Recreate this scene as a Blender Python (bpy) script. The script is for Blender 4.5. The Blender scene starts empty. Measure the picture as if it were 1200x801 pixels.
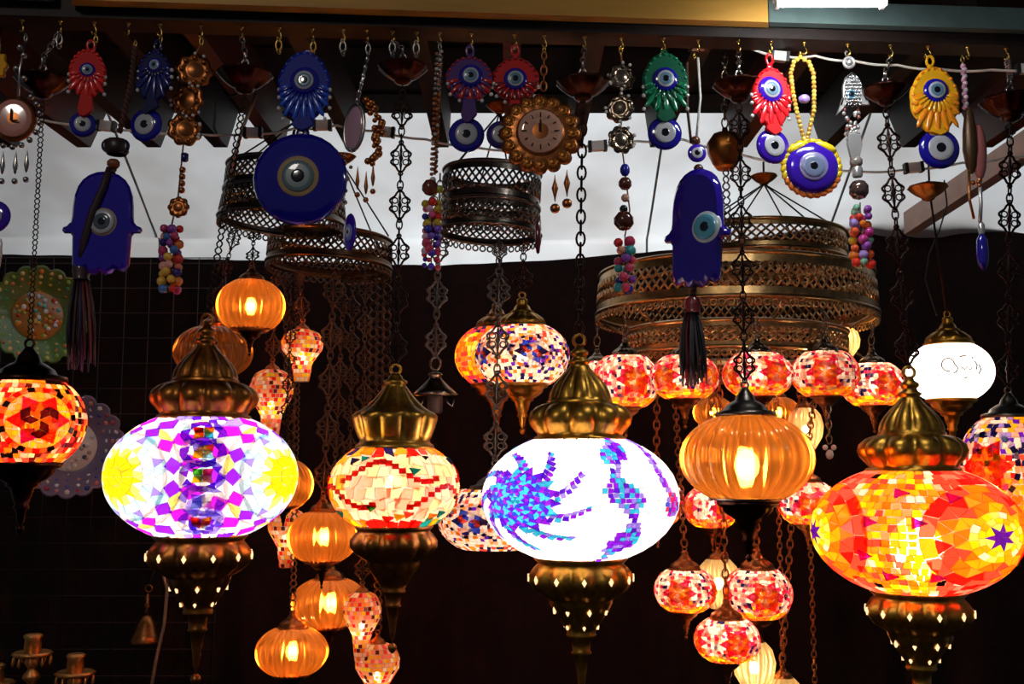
import bpy, math, random
from math import sin, cos, pi, radians, sqrt, atan2, asin, hypot
from mathutils import Vector, Matrix, Euler

S = bpy.context.scene
C = S.collection
random.seed(7)

# ------------------------------------------------------------------ camera, world, large lights, exposure
F = 1250.0                      # focal length in pixels of the 1200 x 801 frame
PITCH = radians(6.5)
EYE = 1.6
cam = bpy.data.objects.new('camera', bpy.data.cameras.new('camera'))
cam.data.sensor_width = 36.0
cam.data.lens = 36.0 * F / 1200.0
cam.data.clip_start = 0.05
cam.location = (0, 0, EYE)
cam.rotation_euler = (pi / 2 + PITCH, 0, 0)
C.objects.link(cam)
S.camera = cam

world = bpy.data.worlds.new('night_market')
S.world = world
world.use_nodes = True
world.node_tree.nodes['Background'].inputs['Color'].default_value = (0.75, 0.8, 1.0, 1)
world.node_tree.nodes['Background'].inputs['Strength'].default_value = 0.065

def area_light(name, loc, target, size, power, color):
    l = bpy.data.lights.new(name, 'AREA'); l.shape = 'DISK'; l.size = size; l.energy = power; l.color = color
    o = bpy.data.objects.new(name, l); C.objects.link(o); o.location = loc
    o.rotation_euler = (Vector(target) - Vector(loc)).to_track_quat('-Z', 'Y').to_euler()
    return o
area_light('tarpaulin_backlight', (0.3, 5.2, 3.6), (0, 3.1, 2.4), 2.0, 128, (0.93, 0.97, 1.0))  # unseen area light added at the back to shine through the tarpaulin
area_light('added_front_fill', (-1.2, -1.6, 3.4), (0, 1.7, 1.9), 0.5, 16, (1.0, 0.93, 0.85))  # fill light added behind the camera to brighten the charms

S.view_settings.view_transform = 'Standard'
S.view_settings.look = 'None'
S.view_settings.exposure = 0.0
S.view_settings.gamma = 1.0
S.view_settings.use_curve_mapping = False
S.cycles.transparent_max_bounces = 24
S.cycles.max_bounces = 8
S.cycles.sample_clamp_indirect = 4.0
S.cycles.use_denoising = True

def ray(px, py):
    vx, vz = (px - 600.0) / F, (400.5 - py) / F
    return Vector((vx, cos(PITCH) - sin(PITCH) * vz, sin(PITCH) + cos(PITCH) * vz))
def W(px, py, d):
    r = ray(px, py)
    return Vector((0, 0, EYE)) + r * (d / r.y)
def U(px, py, d):
    return d / ray(px, py).y / F
def df(px):                                     # distance of the front rail, which runs slightly away to the right
    return 1.62 + 0.075 * (px - 600.0) / F * 1.62

# ------------------------------------------------------------------ materials
def lin(c):
    if isinstance(c, str):
        c = c.lstrip('#'); c = [int(c[i:i + 2], 16) for i in (0, 2, 4)]
    return tuple((x / 255 / 12.92 if x / 255 <= 0.04045 else ((x / 255 + 0.055) / 1.055) ** 2.4) for x in c)
MATS = {}
def new_mat(key):
    m = bpy.data.materials.new(key); m.use_nodes = True
    MATS[key] = m
    return m, m.node_tree.nodes, m.node_tree.links
def pm(col, rough=0.4, metal=0.0, coat=0.0, grain=0.0, gscale=60.0, bump=0.0, spec=0.5, stretch=None):
    key = 'surface_%s_%s_%s_%s_%s_%s_%s' % (col, rough, metal, coat, grain, bump, stretch)
    if key in MATS: return MATS[key]
    m, n, l = new_mat(key)
    p = n['Principled BSDF']; c = lin(col)
    p.inputs['Roughness'].default_value = rough
    p.inputs['Metallic'].default_value = metal
    p.inputs['Coat Weight'].default_value = coat
    p.inputs['Specular IOR Level'].default_value = spec
    p.inputs['Base Color'].default_value = (*c, 1)
    if grain or bump:
        tc = n.new('ShaderNodeTexCoord'); mp = n.new('ShaderNodeMapping'); nz = n.new('ShaderNodeTexNoise')
        nz.inputs['Scale'].default_value = gscale; nz.inputs['Detail'].default_value = 4
        if stretch: mp.inputs['Scale'].default_value = stretch
        l.new(tc.outputs['Object'], mp.inputs['Vector']); l.new(mp.outputs['Vector'], nz.inputs['Vector'])
        if grain:
            r = n.new('ShaderNodeValToRGB')
            r.color_ramp.elements[0].position = 0.3; r.color_ramp.elements[1].position = 0.7
            r.color_ramp.elements[0].color = (*[x * (1 - grain) for x in c], 1)
            r.color_ramp.elements[1].color = (*[min(1, x * (1 + grain * .6)) for x in c], 1)
            l.new(nz.outputs['Fac'], r.inputs['Fac']); l.new(r.outputs['Color'], p.inputs['Base Color'])
        if bump:
            b = n.new('ShaderNodeBump'); b.inputs['Strength'].default_value = bump; b.inputs['Distance'].default_value = 0.002
            l.new(nz.outputs['Fac'], b.inputs['Height']); l.new(b.outputs['Normal'], p.inputs['Normal'])
    return m
def shade(col, clear=0.15, gloss=0.05, front=0.2, rough=0.12):
    """glass of a lamp shade: lets the bulb's light through, scattered (translucent) and straight (clear)"""
    key = 'lamp_glass_%s_%s_%s_%s' % (col, clear, gloss, front)
    if key in MATS: return MATS[key]
    m, n, l = new_mat(key)
    n.remove(n['Principled BSDF']); out = n['Material Output']; c = (*lin(col), 1)
    t = n.new('ShaderNodeBsdfTranslucent'); t.inputs['Color'].default_value = c
    d = n.new('ShaderNodeBsdfDiffuse'); d.inputs['Color'].default_value = c
    tr = n.new('ShaderNodeBsdfTransparent'); tr.inputs['Color'].default_value = c
    g = n.new('ShaderNodeBsdfGlossy'); g.inputs['Roughness'].default_value = rough
    m1 = n.new('ShaderNodeMixShader'); m1.inputs[0].default_value = front
    m2 = n.new('ShaderNodeMixShader'); m2.inputs[0].default_value = clear
    m3 = n.new('ShaderNodeMixShader'); m3.inputs[0].default_value = gloss
    l.new(t.outputs[0], m1.inputs[1]); l.new(d.outputs[0], m1.inputs[2])
    l.new(m1.outputs[0], m2.inputs[1]); l.new(tr.outputs[0], m2.inputs[2])
    l.new(m2.outputs[0], m3.inputs[1]); l.new(g.outputs[0], m3.inputs[2])
    l.new(m3.outputs[0], out.inputs['Surface'])
    return m
def amber_glass(col='c87a34'):
    """ribbed coloured glass: bends the view of the bulb in streaks, scatters a little, reflects"""
    key = 'ribbed_amber_' + col
    if key in MATS: return MATS[key]
    m, n, l = new_mat(key)
    n.remove(n['Principled BSDF']); out = n['Material Output']; c = (*lin(col), 1)
    t = n.new('ShaderNodeBsdfTranslucent'); t.inputs['Color'].default_value = c
    rf = n.new('ShaderNodeBsdfRefraction'); rf.inputs['Color'].default_value = c; rf.inputs['IOR'].default_value = 1.12; rf.inputs['Roughness'].default_value = .28
    tr = n.new('ShaderNodeBsdfTransparent'); tr.inputs['Color'].default_value = c
    g = n.new('ShaderNodeBsdfGlossy'); g.inputs['Roughness'].default_value = .12; g.inputs['Color'].default_value = (1, .85, .65, 1)
    m1 = n.new('ShaderNodeMixShader'); m1.inputs[0].default_value = .6
    m2 = n.new('ShaderNodeMixShader'); m2.inputs[0].default_value = .13
    m3 = n.new('ShaderNodeMixShader'); lw = n.new('ShaderNodeLayerWeight'); lw.inputs['Blend'].default_value = .35
    l.new(tr.outputs[0], m1.inputs[1]); l.new(rf.outputs[0], m1.inputs[2])
    l.new(m1.outputs[0], m2.inputs[1]); l.new(t.outputs[0], m2.inputs[2])
    l.new(lw.outputs['Fresnel'], m3.inputs[0]); l.new(m2.outputs[0], m3.inputs[1]); l.new(g.outputs[0], m3.inputs[2])
    l.new(m3.outputs[0], out.inputs['Surface'])
    return m
def glow(col, strength, see_through=False):
    key = 'light_%s_%s_%s' % (col, strength, see_through)
    if key in MATS: return MATS[key]
    m, n, l = new_mat(key)
    n.remove(n['Principled BSDF']); out = n['Material Output']
    e = n.new('ShaderNodeEmission'); e.inputs['Color'].default_value = (*lin(col), 1); e.inputs['Strength'].default_value = strength
    if see_through:                                        # a clear bulb: glass with a glowing inside
        t = n.new('ShaderNodeBsdfTransparent'); a = n.new('ShaderNodeAddShader')
        l.new(e.outputs[0], a.inputs[0]); l.new(t.outputs[0], a.inputs[1]); l.new(a.outputs[0], out.inputs['Surface'])
    else:
        l.new(e.outputs[0], out.inputs['Surface'])
    m.cycles.emission_sampling = 'NONE'
    return m
BRASS = pm('c8923a', 0.36, 1.0, 0, 0.35, 0.12, 0.0)
BRASS_OLD = pm('a8682e', 0.38, 1.0, 0, 0.4, 0.12, 0.0)
COPPER = pm('b06a3a', 0.36, 1.0, 0, 0.4, 0.15, 0.0)
BRONZE = pm('3a2018', 0.3, 1.0, 0, 0.4, 0.12, 0.0)
DARKCHAIN = pm('2a1712', 0.4, 0.9)
SILVER = pm('b8b0a8', 0.25, 1.0)
PEWTER = pm('6e655c', 0.3, 1.0, 0, 0.3, 0.1)
NICKEL = pm('8c7a66', 0.25, 1.0, 0, 0.3, 0.1)
GOLD = pm('c9a050', 0.25, 1.0)
def gl(col, rough=0.12): return pm(col, rough, 0.0, 0.6)
NAVY = gl('15108c'); PURPLE = gl('3a14a8'); INK = gl('080810'); PEARL = gl('d8d4cc', .2)
PALE = gl('adacb0', .3); IRIS = gl('587c92', .3)
CHAINBR = pm('5e4436', .42, 1.0)

# ------------------------------------------------------------------ mesh building
class MB:
    def __init__(s):
        s.v = []; s.f = []; s.m = []; s.sm = []; s.mats = []; s.M = Matrix.Identity(4)
    def mi(s, mat):
        if mat not in s.mats: s.mats.append(mat)
        return s.mats.index(mat)
    def add(s, vs, fs, mat=None, smooth=True):
        o = len(s.v); M = s.M
        s.v += [tuple(M @ Vector(v)) for v in vs]
        k = s.mi(mat) if mat else 0
        for f in fs: s.f.append([i + o for i in f]); s.m.append(k); s.sm.append(smooth)
    def lathe(s, prof, n=24, lobes=0, amp=0.0, mat=None, axis='z', c=(0, 0, 0), smooth=True, closed=False):
        """prof: (radius, height[, lobe weight]) from one end to the other"""
        vs = []; fs = []
        for p in prof:
            w = p[2] if len(p) > 2 else 0
            for k in range(n):
                a = 2 * pi * k / n
                r = p[0] * (1 + (amp * w * (abs(cos(lobes * a / 2)) ** .7 - .6) if lobes and w else 0))
                x, y, z = r * sin(a), -r * cos(a), p[1]
                if axis == 'y': x, y, z = r * sin(a), -p[1], r * cos(a)
                elif axis == 'x': x, y, z = p[1], r * sin(a), r * cos(a)
                vs.append((x + c[0], y + c[1], z + c[2]))
        m = len(prof)
        for i in range(m - 1 + (1 if closed else 0)):
            i2 = (i + 1) % m
            for k in range(n):
                k2 = (k + 1) % n
                fs.append((i * n + k, i * n + k2, i2 * n + k2, i2 * n + k))
        s.add(vs, fs, mat, smooth)
    def tube(s, pts, r, n=6, closed=False, mat=None, smooth=True):
        P = [Vector(p) for p in pts]; N = len(P); vs = []; fs = []
        ref = None
        for i in range(N):
            a = P[(i - 1) % N] if (closed or i > 0) else P[i]
            b = P[(i + 1) % N] if (closed or i < N - 1) else P[i]
            t = (b - a)
            t = t.normalized() if t.length > 1e-9 else Vector((0, 0, 1))
            if ref is None: ref = Vector((0, 1, 0)) if abs(t.y) < .9 else Vector((1, 0, 0))
            e1 = (ref - t * ref.dot(t)).normalized(); e2 = t.cross(e1); ref = e1
            ri = r[i] if isinstance(r, (list, tuple)) else r
            for k in range(n):
                q = 2 * pi * k / n
                vs.append(P[i] + e1 * ri * cos(q) + e2 * ri * sin(q))
        for i in range(N if closed else N - 1):
            j = (i + 1) % N
            for k in range(n):
                k2 = (k + 1) % n
                fs.append((i * n + k, i * n + k2, j * n + k2, j * n + k))
        if not closed:
            fs.append(tuple(range(n))[::-1]); fs.append(tuple(range((N - 1) * n, N * n)))
        s.add(vs, fs, mat, smooth)
    def ball(s, c, r, n=8, sc=(1, 1, 1), mat=None, rot=None):
        vs = [(0, 0, 1)]; fs = []
        h = max(3, n // 2)
        for i in range(1, h):
            a = pi * i / h
            for k in range(n):
                b = 2 * pi * k / n
                vs.append((sin(a) * cos(b), sin(a) * sin(b), cos(a)))
        vs.append((0, 0, -1)); L = len(vs) - 1
        for k in range(n):
            fs.append((0, 1 + k, 1 + (k + 1) % n))
            for i in range(h - 2):
                fs.append((1 + i * n + k, 1 + (i + 1) * n + k, 1 + (i + 1) * n + (k + 1) % n, 1 + i * n + (k + 1) % n))
            fs.append((1 + (h - 2) * n + k, L, 1 + (h - 2) * n + (k + 1) % n))
        out = []
        for v in vs:
            q = Vector((v[0] * r * sc[0], v[1] * r * sc[1], v[2] * r * sc[2]))
            if rot: q = rot @ q
            out.append(q + Vector(c))
        s.add(out, fs, mat, True)
    def box(s, c, size, rot=None, mat=None):
        vs = []
        for i in range(8):
            q = Vector(((i & 1) - .5, ((i >> 1) & 1) - .5, ((i >> 2) & 1) - .5))
            q = Vector((q.x * size[0], q.y * size[1], q.z * size[2]))
            if rot: q = rot @ q
            vs.append(q + Vector(c))
        s.add(vs, [(0, 2, 3, 1), (4, 5, 7, 6), (0, 1, 5, 4), (2, 6, 7, 3), (0, 4, 6, 2), (1, 3, 7, 5)], mat, False)
    def hexa(s, p8, mat=None):
        s.add(p8, [(0, 2, 3, 1), (4, 5, 7, 6), (0, 1, 5, 4), (2, 6, 7, 3), (0, 4, 6, 2), (1, 3, 7, 5)], mat, False)
    def plate(s, out, t, y=0.0, mat=None, bev=0.9, smooth=True):
        """an outline in x, z with thickness t towards -y and a rounded front edge"""
        n = len(out); cx = sum(p[0] for p in out) / n; cz = sum(p[1] for p in out) / n
        vs = []
        for (k, yy) in ((bev, y), (1, y - t * .2), (1, y - t * .65), (bev, y - t)):
            vs += [(cx + (p[0] - cx) * k, yy, cz + (p[1] - cz) * k) for p in out]
        fs = []
        for i in range(3):
            for k in range(n):
                k2 = (k + 1) % n
                fs.append((i * n + k, i * n + k2, (i + 1) * n + k2, (i + 1) * n + k))
        s.add(vs, fs, mat, smooth)
        s.add(vs[:n], [tuple(range(n))], mat, False); s.add(vs[3 * n:], [tuple(range(n))[::-1]], mat, False)
    def torus(s, c, R, r, n=14, k=5, mat=None, rot=None, sz=1.0):
        pts = []
        for i in range(n):
            a = 2 * pi * i / n
            q = Vector((R * cos(a), 0, R * sin(a) * sz))
            if rot: q = rot @ q
            pts.append(q + Vector(c))
        s.tube(pts, r, k, True, mat)
    def mesh(s, name):
        me = bpy.data.meshes.new(name)
        me.from_pydata(s.v, [], s.f)
        for m in s.mats: me.materials.append(m)
        me.polygons.foreach_set('material_index', s.m)
        me.polygons.foreach_set('use_smooth', s.sm)
        me.update()
        return me
    def obj(s, name, parent=None, mat=None, loc=(0, 0, 0), rot=(0, 0, 0)):
        me = s.mesh(name)
        if not s.mats and mat: me.materials.append(mat)
        return put(name, me, parent, loc, rot)
def put(name, me, parent=None, loc=(0, 0, 0), rot=(0, 0, 0), scale=(1, 1, 1), mat=None):
    o = bpy.data.objects.new(name, me)
    C.objects.link(o)
    o.parent = parent
    o.location = loc; o.rotation_euler = rot
    o.scale = (scale,) * 3 if isinstance(scale, (int, float)) else scale
    if mat:
        if not me.materials: me.materials.append(mat)
        o.material_slots[0].link = 'OBJECT'; o.material_slots[0].material = mat
    return o
def tag(o, label, cat, group=None, kind=None):
    o['label'] = label; o['category'] = cat
    if group: o['group'] = group
    if kind: o['kind'] = kind
    return o
def structure(o, label=None, cat=None):
    o['kind'] = 'structure'
    if label: o['label'] = label
    if cat: o['category'] = cat
    return o
class T:
    """a thing: an Empty; its parts are modelled in photo pixels at its own distance (x right, z up, -y towards the street)"""
    def __init__(s, name, label, cat, px, py, d, ybase=None, group=None, rotz=0):
        s.px, s.py, s.d = px, py, d
        s.u = U(px, py, d)
        s.oz = (ybase - py) if ybase is not None else 0
        s.root = bpy.data.objects.new(name, None); C.objects.link(s.root)
        s.root.empty_display_size = 5
        s.root.location = W(px, py, d) - Vector((0, 0, s.oz * s.u))
        s.root.scale = (s.u,) * 3
        s.root.rotation_euler = (0, 0, rotz)
        tag(s.root, label, cat, group)
    def l(s, x, y, yy=0):                        # photo pixel -> local
        return (x - s.px, yy, s.py - y)
    def part(s, name, mb, mat=None, parent=None, at=(0, 0, 0), rot=(0, 0, 0)):
        if parent: return mb.obj(name, parent, mat, at, rot)
        return mb.obj(name, s.root, mat, (at[0], at[1], at[2] + s.oz), rot)
    def inst(s, name, me, mat=None, at=(0, 0, 0), rot=(0, 0, 0), scale=1, parent=None):
        return put(name, me, parent or s.root, at if parent else (at[0], at[1], at[2] + s.oz), rot, scale, mat)
CACHE = {}
def shared(key, fn):
    if key not in CACHE:
        mb = MB(); fn(mb); CACHE[key] = mb.mesh(key)
    return CACHE[key]
def m_ball(mb): mb.ball((0, 0, 0), 1, 10)
def m_dome(mb): mb.lathe([(0.001, -.12), (.8, -.12), (.97, -.06), (1, 0), (.96, .09), (.8, .17), (.5, .24), (.2, .27), (0.001, .275)], 28, axis='y')
def m_disc(mb): mb.lathe([(0.001, 0), (.96, 0), (1, .02), (.97, .05), (.7, .07), (0.001, .08)], 28, axis='y')
def BALL(): return shared('bead', m_ball)
def DOME(): return shared('glass_dome', m_dome)
def DISC(): return shared('enamel_disc', m_disc)

# ------------------------------------------------------------------ chains
def m_filigree(mb):
    mb.lathe([(.02, -.5), (.03, -.3), (.05, -.2), (.03, -.12), (.075, 0), (.03, .12), (.05, .2), (.03, .3), (.02, .5)], 6)
    for sx in (-1, 1):
        pts = []
        for i in range(19):
            t = i / 18
            pts.append((sx * (.27 * sin(pi * t) ** .8 * (1 + .2 * cos(6 * pi * t))), 0, .42 - .84 * t))
        mb.tube(pts, .034, 5)
        for sz in (-1, 1):
            mb.torus((sx * .14, 0, sz * .12), .085, .022, 8, 4)
    for sz in (-1, 1): mb.torus((0, 0, sz * .46), .06, .025, 8, 4)
def m_oval(mb): mb.torus((0, 0, 0), .3, .085, 12, 5, sz=1.75)
def m_scroll(mb):
    for sx in (-1, 1):
        mb.tube([(sx * (.05 + .17 * abs(sin(2 * pi * i / 12))), 0, .5 - i / 12) for i in range(13)], .06, 5)
    mb.ball((0, 0, 0), .1, 6)
def chain(t, p0, p1, kind, H, mat, joined=False, name='chain_link'):
    """links from local p0 (low) to local p1 (high)"""
    a, b = Vector(p0), Vector(p1); D = b - a; L = D.length; dr = D.normalized()
    q = Vector((0, 0, 1)).rotation_difference(dr)
    seq = []; pos = 0; i = 0
    while pos < L - 1:
        if kind == 'filigree':
            h, k = (H, 'filigree') if i % 3 == 0 else (H * .28, 'oval')
        else: h, k = H, kind
        h = min(h, L - pos) if L - pos > h * .5 else L - pos
        seq.append((pos + h / 2, h, k, i)); pos += h * (0.93 if k == 'filigree' else 0.8 if k == 'oval' else .97); i += 1
    fns = {'filigree': m_filigree, 'oval': m_oval, 'scroll': m_scroll}
    big = MB() if joined else None
    for (z, h, k, i) in seq:
        p = a + dr * z
        yaw = (pi / 2 if i % 2 else 0) if k == 'oval' else (.35 * sin(i * 2.1))
        rot = q.to_matrix() @ Matrix.Rotation(yaw, 3, 'Z')
        if joined:
            big.M = Matrix.Translation(p) @ rot.to_4x4() @ Matrix.Scale(h, 4)
            fns[k](big)
        else:
            t.inst(name, shared('link_' + k, fns[k]), mat, p, rot.to_euler(), h)
    if joined: t.part('chain', big, mat)

# ------------------------------------------------------------------ glass mosaic on a globe
PAL = dict(white='fbf6f4', cream='f6e3b4', ivory='f4e9d0', yellow='f6e010', lemon='f4f27a', gold='f2b414', orange='f07a12', amber='f09a28', red='e01812',
           rose='ec4a3c', pink='f47a72', blush='f8b8a4', magenta='c81ad0', violet='8c1ee0', purple='5a14c8', blue='2b4ce0', cyan='3ac4e6', ice='c4ecf4',
           teal='128a94', green='3fae2c', navy='1a1654', maroon='5a1010', black='120808', peach='f6a070', hot='e6306a', lilac='a08af0', crimson='b80c28')
def tmat(c): return shade(PAL[c], 0.2)
GLASSBASE = lambda: shade('fff4ea', 0.7, 0.0, 0.1)
class Mosaic:
    def __init__(s, a, b, L, t):
        s.a, s.b, s.L, s.t = a, b, L, t
        s.tiles = []
    def pos(s, D, off):
        lat = asin(max(-1, min(1, D.z))); lat = max(-s.L, min(s.L, lat)); th = atan2(D.x, -D.y)
        p = Vector((s.a * cos(lat) * sin(th), -s.a * cos(lat) * cos(th), s.b * sin(lat)))
        n = Vector((p.x / s.a ** 2, p.y / s.a ** 2, p.z / s.b ** 2)).normalized()
        return p + n * off, n
    def poly(s, dirs, col, lift=0.0):
        if col is None: return
        if all(abs(asin(max(-1, min(1, d.z)))) > s.L for d in dirs): return
        s.tiles.append((dirs, col, lift))
    @staticmethod
    def dir(th, lat): return Vector((sin(th) * cos(lat), -cos(th) * cos(lat), sin(lat)))
    def med(s, th0, lat0):
        c = s.dir(th0, lat0); e = Vector((cos(th0), sin(th0), 0)); nn = e.cross(c).normalized()
        if nn.z < 0: nn = -nn
        return lambda rho, al: (c * cos(rho) + (e * cos(al) + nn * sin(al)) * sin(rho)).normalized()
    def quad(s, f, r0, r1, n, cols, ph=0.0, lift=0.0, w=1.0):
        for k in range(n):
            a0, a1 = ph + 2 * pi * (k + .5 - w / 2) / n, ph + 2 * pi * (k + .5 + w / 2) / n
            if r0 < 1e-6: P = [f(0, 0), f(r1, a0), f(r1, a1)]
            else: P = [f(r0, a0), f(r1, a0), f(r1, (a0 + a1) / 2), f(r1, a1), f(r0, a1)]
            s.poly(P, cols[k % len(cols)], lift)
    def tri(s, f, r0, r1, n, up, down, ph=0.0, lift=0.0):
        for k in range(n):
            a0, a1, a2 = [ph + 2 * pi * (k + x) / n for x in (0, .5, 1)]
            s.poly([f(r0, a0), f(r1, a1), f(r0, a2)], up[k % len(up)], lift)
            s.poly([f(r1, a1 - 2 * pi / n), f(r1, a0), f(r1, a1), f(r0, a0)], down[k % len(down)], lift)
    def kite(s, f, r0, rm, r1, n, ck, ci, co, ph=0.0, lift=0.0, w=1.0):
        h = pi / n * w
        for k in range(n):
            a = ph + 2 * pi * k / n; b = ph + 2 * pi * (k + .5) / n
            s.poly([f(r0, a), f(rm, a - h), f(r1, a), f(rm, a + h)], ck[k % len(ck)], lift)
            if ci: s.poly([f(r0, a), f(rm, a + h), f(rm, a + 2 * pi / n - h), f(r0, a + 2 * pi / n)], ci[k % len(ci)], lift)
            if co: s.poly([f(rm, a + h), f(r1, a), f(r1, b), f(r1, a + 2 * pi / n), f(rm, a + 2 * pi / n - h)], co[k % len(co)], lift)
    def fill(s, size, fn, jit=0.08, lift=0.0, rnd=None):
        rnd = rnd or random
        m = max(3, int(2 * s.L * (s.a * .35 + s.b * .65) / size))
        for i in range(m):
            l0, l1 = -s.L + 2 * s.L * i / m, -s.L + 2 * s.L * (i + 1) / m
            lm = (l0 + l1) / 2; n = max(6, int(2 * pi * s.a * cos(lm) / size)); off = (i % 2) * .5 + rnd.random() * .3
            for k in range(n):
                t0, t1 = 2 * pi * (k + off) / n - pi, 2 * pi * (k + 1 + off) / n - pi
                D = s.dir((t0 + t1) / 2, lm); th = atan2(D.x, -D.y)
                col = fn(th, lm, D)
                if col is None: continue
                jl, jt = (l1 - l0) * jit, (t1 - t0) * jit
                J = lambda t, l: s.dir(t + rnd.uniform(-jt, jt), l + rnd.uniform(-jl, jl))
                s.poly([J(t0, l0), J(t1, l0), J(t1, l1), J(t0, l1)], col, lift)
    def geom(s, mb, dirs, col, lift):
        P = [s.pos(d, s.t + lift) for d in dirs]; B = [s.pos(d, s.t * .2)[0] for d in dirs]
        n = len(dirs); c = sum((p for p, _ in P), Vector()) / n; cb = sum(B, Vector()) / n
        top = [c + (p - c) * .9 for p, _ in P]; bot = [cb + (p - cb) * .97 for p in B]
        fs = [tuple(range(n))] + [(i, n + i, n + (i + 1) % n, (i + 1) % n) for i in range(n)]
        mb.add(top + bot, fs, tmat(col), False)
        ar = 0.0
        for i in range(1, n - 1): ar += ((top[i] - top[0]).cross(top[i + 1] - top[0])).length / 2
        nrm = s.pos(sum(dirs, Vector()).normalized(), 0)[1]
        return ar * max(0.0, -nrm.y)
    def build(s, t, globe, limit, thresh):
        sized = []
        for tl in s.tiles:
            mb = MB(); a = s.geom(mb, *tl); sized.append((a, tl))
        sized.sort(key=lambda x: -x[0])
        rest = MB()
        for i, (a, tl) in enumerate(sized):
            if i < limit and a >= thresh:
                mb = MB(); s.geom(mb, *tl); mb.obj('tile', globe)
            else: s.geom(rest, *tl)
        if rest.v:
            o = rest.obj('mosaic', globe); o['kind'] = 'stuff'
    def build_mesh(s, name):
        rest = MB()
        for tl in s.tiles: s.geom(rest, *tl)
        return rest.mesh(name)
def ang(D, E): return math.acos(max(-1, min(1, D.dot(E))))
def wrap(x): return (x + pi) % (2 * pi) - pi

def pat_violet(m):
    R = random.Random(3); meds = [radians(-58), radians(59), radians(180)]
    for i, th in enumerate(meds):
        f = m.med(th, 0)
        m.quad(f, 0, .14, 8, ['yellow'])
        m.quad(f, .14, .3, 14, ['yellow'])
        m.tri(f, .3, .42, 20, ['lemon', 'yellow'], ['lemon', 'white'])
        m.tri(f, .42, .55, 22, ['ice', 'white', 'ice', 'lemon'], ['white', 'ice'])
        m.tri(f, .55, .68, 24, ['ice', 'lilac', 'white'], ['white', 'ice', 'white'])
        m.kite(f, .64, .74, .84, 13, ['violet', 'magenta', 'violet'], ['white', 'ice'], ['white', 'lemon'], .24, w=.8)
        m.kite(f, .8, .92, 1.07, 13, ['magenta', 'magenta', 'violet', 'magenta'], ['white'], ['white', 'ice', 'white', 'lilac'], .24, w=.72)
    C_ = [m.dir(t, 0) for t in meds]
    def fn(th, lat, D):
        if min(ang(D, c) for c in C_) < 1.06: return None
        k = min(abs(wrap(th - t)) for t in (0, radians(120), radians(-120)))
        if lat > .5: return R.choice(['violet', 'purple', 'white', 'cream', 'lilac', 'white'])
        if k < .16: return R.choice(['purple', 'violet', 'white', 'lilac'])
        return R.choice(['white', 'white', 'violet', 'ice', 'lilac', 'cream'])
    m.fill(9, fn, .14, rnd=R)
    for th in (0, radians(120), radians(-120)):
        for lat, cc in ((.66, ['orange', 'red', 'gold', 'cyan']), (.36, ['amber', 'lilac', 'gold', 'ice']), (.02, ['hot', 'green', 'gold', 'lemon']), (-.34, ['white', 'lilac', 'ice', 'white']), (-.7, ['orange', 'red', 'lilac', 'ice'])):
            f = m.med(th, lat)
            m.kite(f, 0, .09, .15, 4, cc, None, None, pi / 4, 1.3)
            m.quad(f, 0, .09, 4, cc[::-1], 0, 1.0)
            m.tri(f, .15, .23, 8, ['purple', 'violet'] if lat > -.2 else ['white', 'lilac'], ['white', 'lilac'] if lat < .2 else ['violet', 'white'], .2, .6)
def pat_blue_white(m):
    R = random.Random(5); a0 = m.dir(radians(-38), 0)
    e = m.med(radians(-38), 0)
    f0 = e
    m.quad(f0, 0, .06, 6, ['cyan', 'teal'])
    for i in range(6):
        r0 = .06 + i * .055
        m.tri(f0, r0, r0 + .055, 9 + 4 * i, ['violet', 'cyan', 'purple'] if i % 2 else ['cyan', 'blue', 'cyan'], ['purple', 'cyan', 'violet', 'blue'], i * .3)
    m.tri(f0, .39, .5, 18, ['violet', 'cyan', 'purple'], [None], .1, .6)
    for k in range(9):                                        # stepped arms of the flower
        for j in range(6):
            r0 = .42 + j * .06; al = k * 2 * pi / 9 + .1 + j * .085; w = .15 * (1 - j / 8)
            for q in (-1, 1):
                m.poly([f0(r0, al), f0(r0 + .055, al + .04), f0(r0 + .055 + .02 * R.random(), al + .04 + q * w), f0(r0 + .01, al + q * w)], R.choice(['violet', 'purple', 'cyan', 'lilac', 'violet']), .6)
    def band(th, lat, c, wob): return wrap(th - c - wob * sin(lat * 4.2))
    def fn(th, lat, D):
        for c, w in ((.46, .12), (.5 + 2.09, .13), (.5 - 2.3, .14)):
            if abs(band(th, lat, c, -.1)) < w + .07 * sin(lat * 9 + 1): return R.choice(['violet', 'purple', 'cyan', 'lilac', 'cyan', 'violet'])
        if ang(D, m.dir(1.12, -.08)) < .17: return R.choice(['magenta', 'hot', 'blue', 'lilac'])
        if abs(band(th, lat, 1.08, -.12)) < .05 and lat > .1: return R.choice(['lilac', 'violet'])
        return None
    m.fill(6.2, fn, .12, .7, R)
    def fw(th, lat, D):
        if ang(D, a0) < .38: return None
        return 'white'
    m.fill(15, fw, .1, 0, R)
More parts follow.
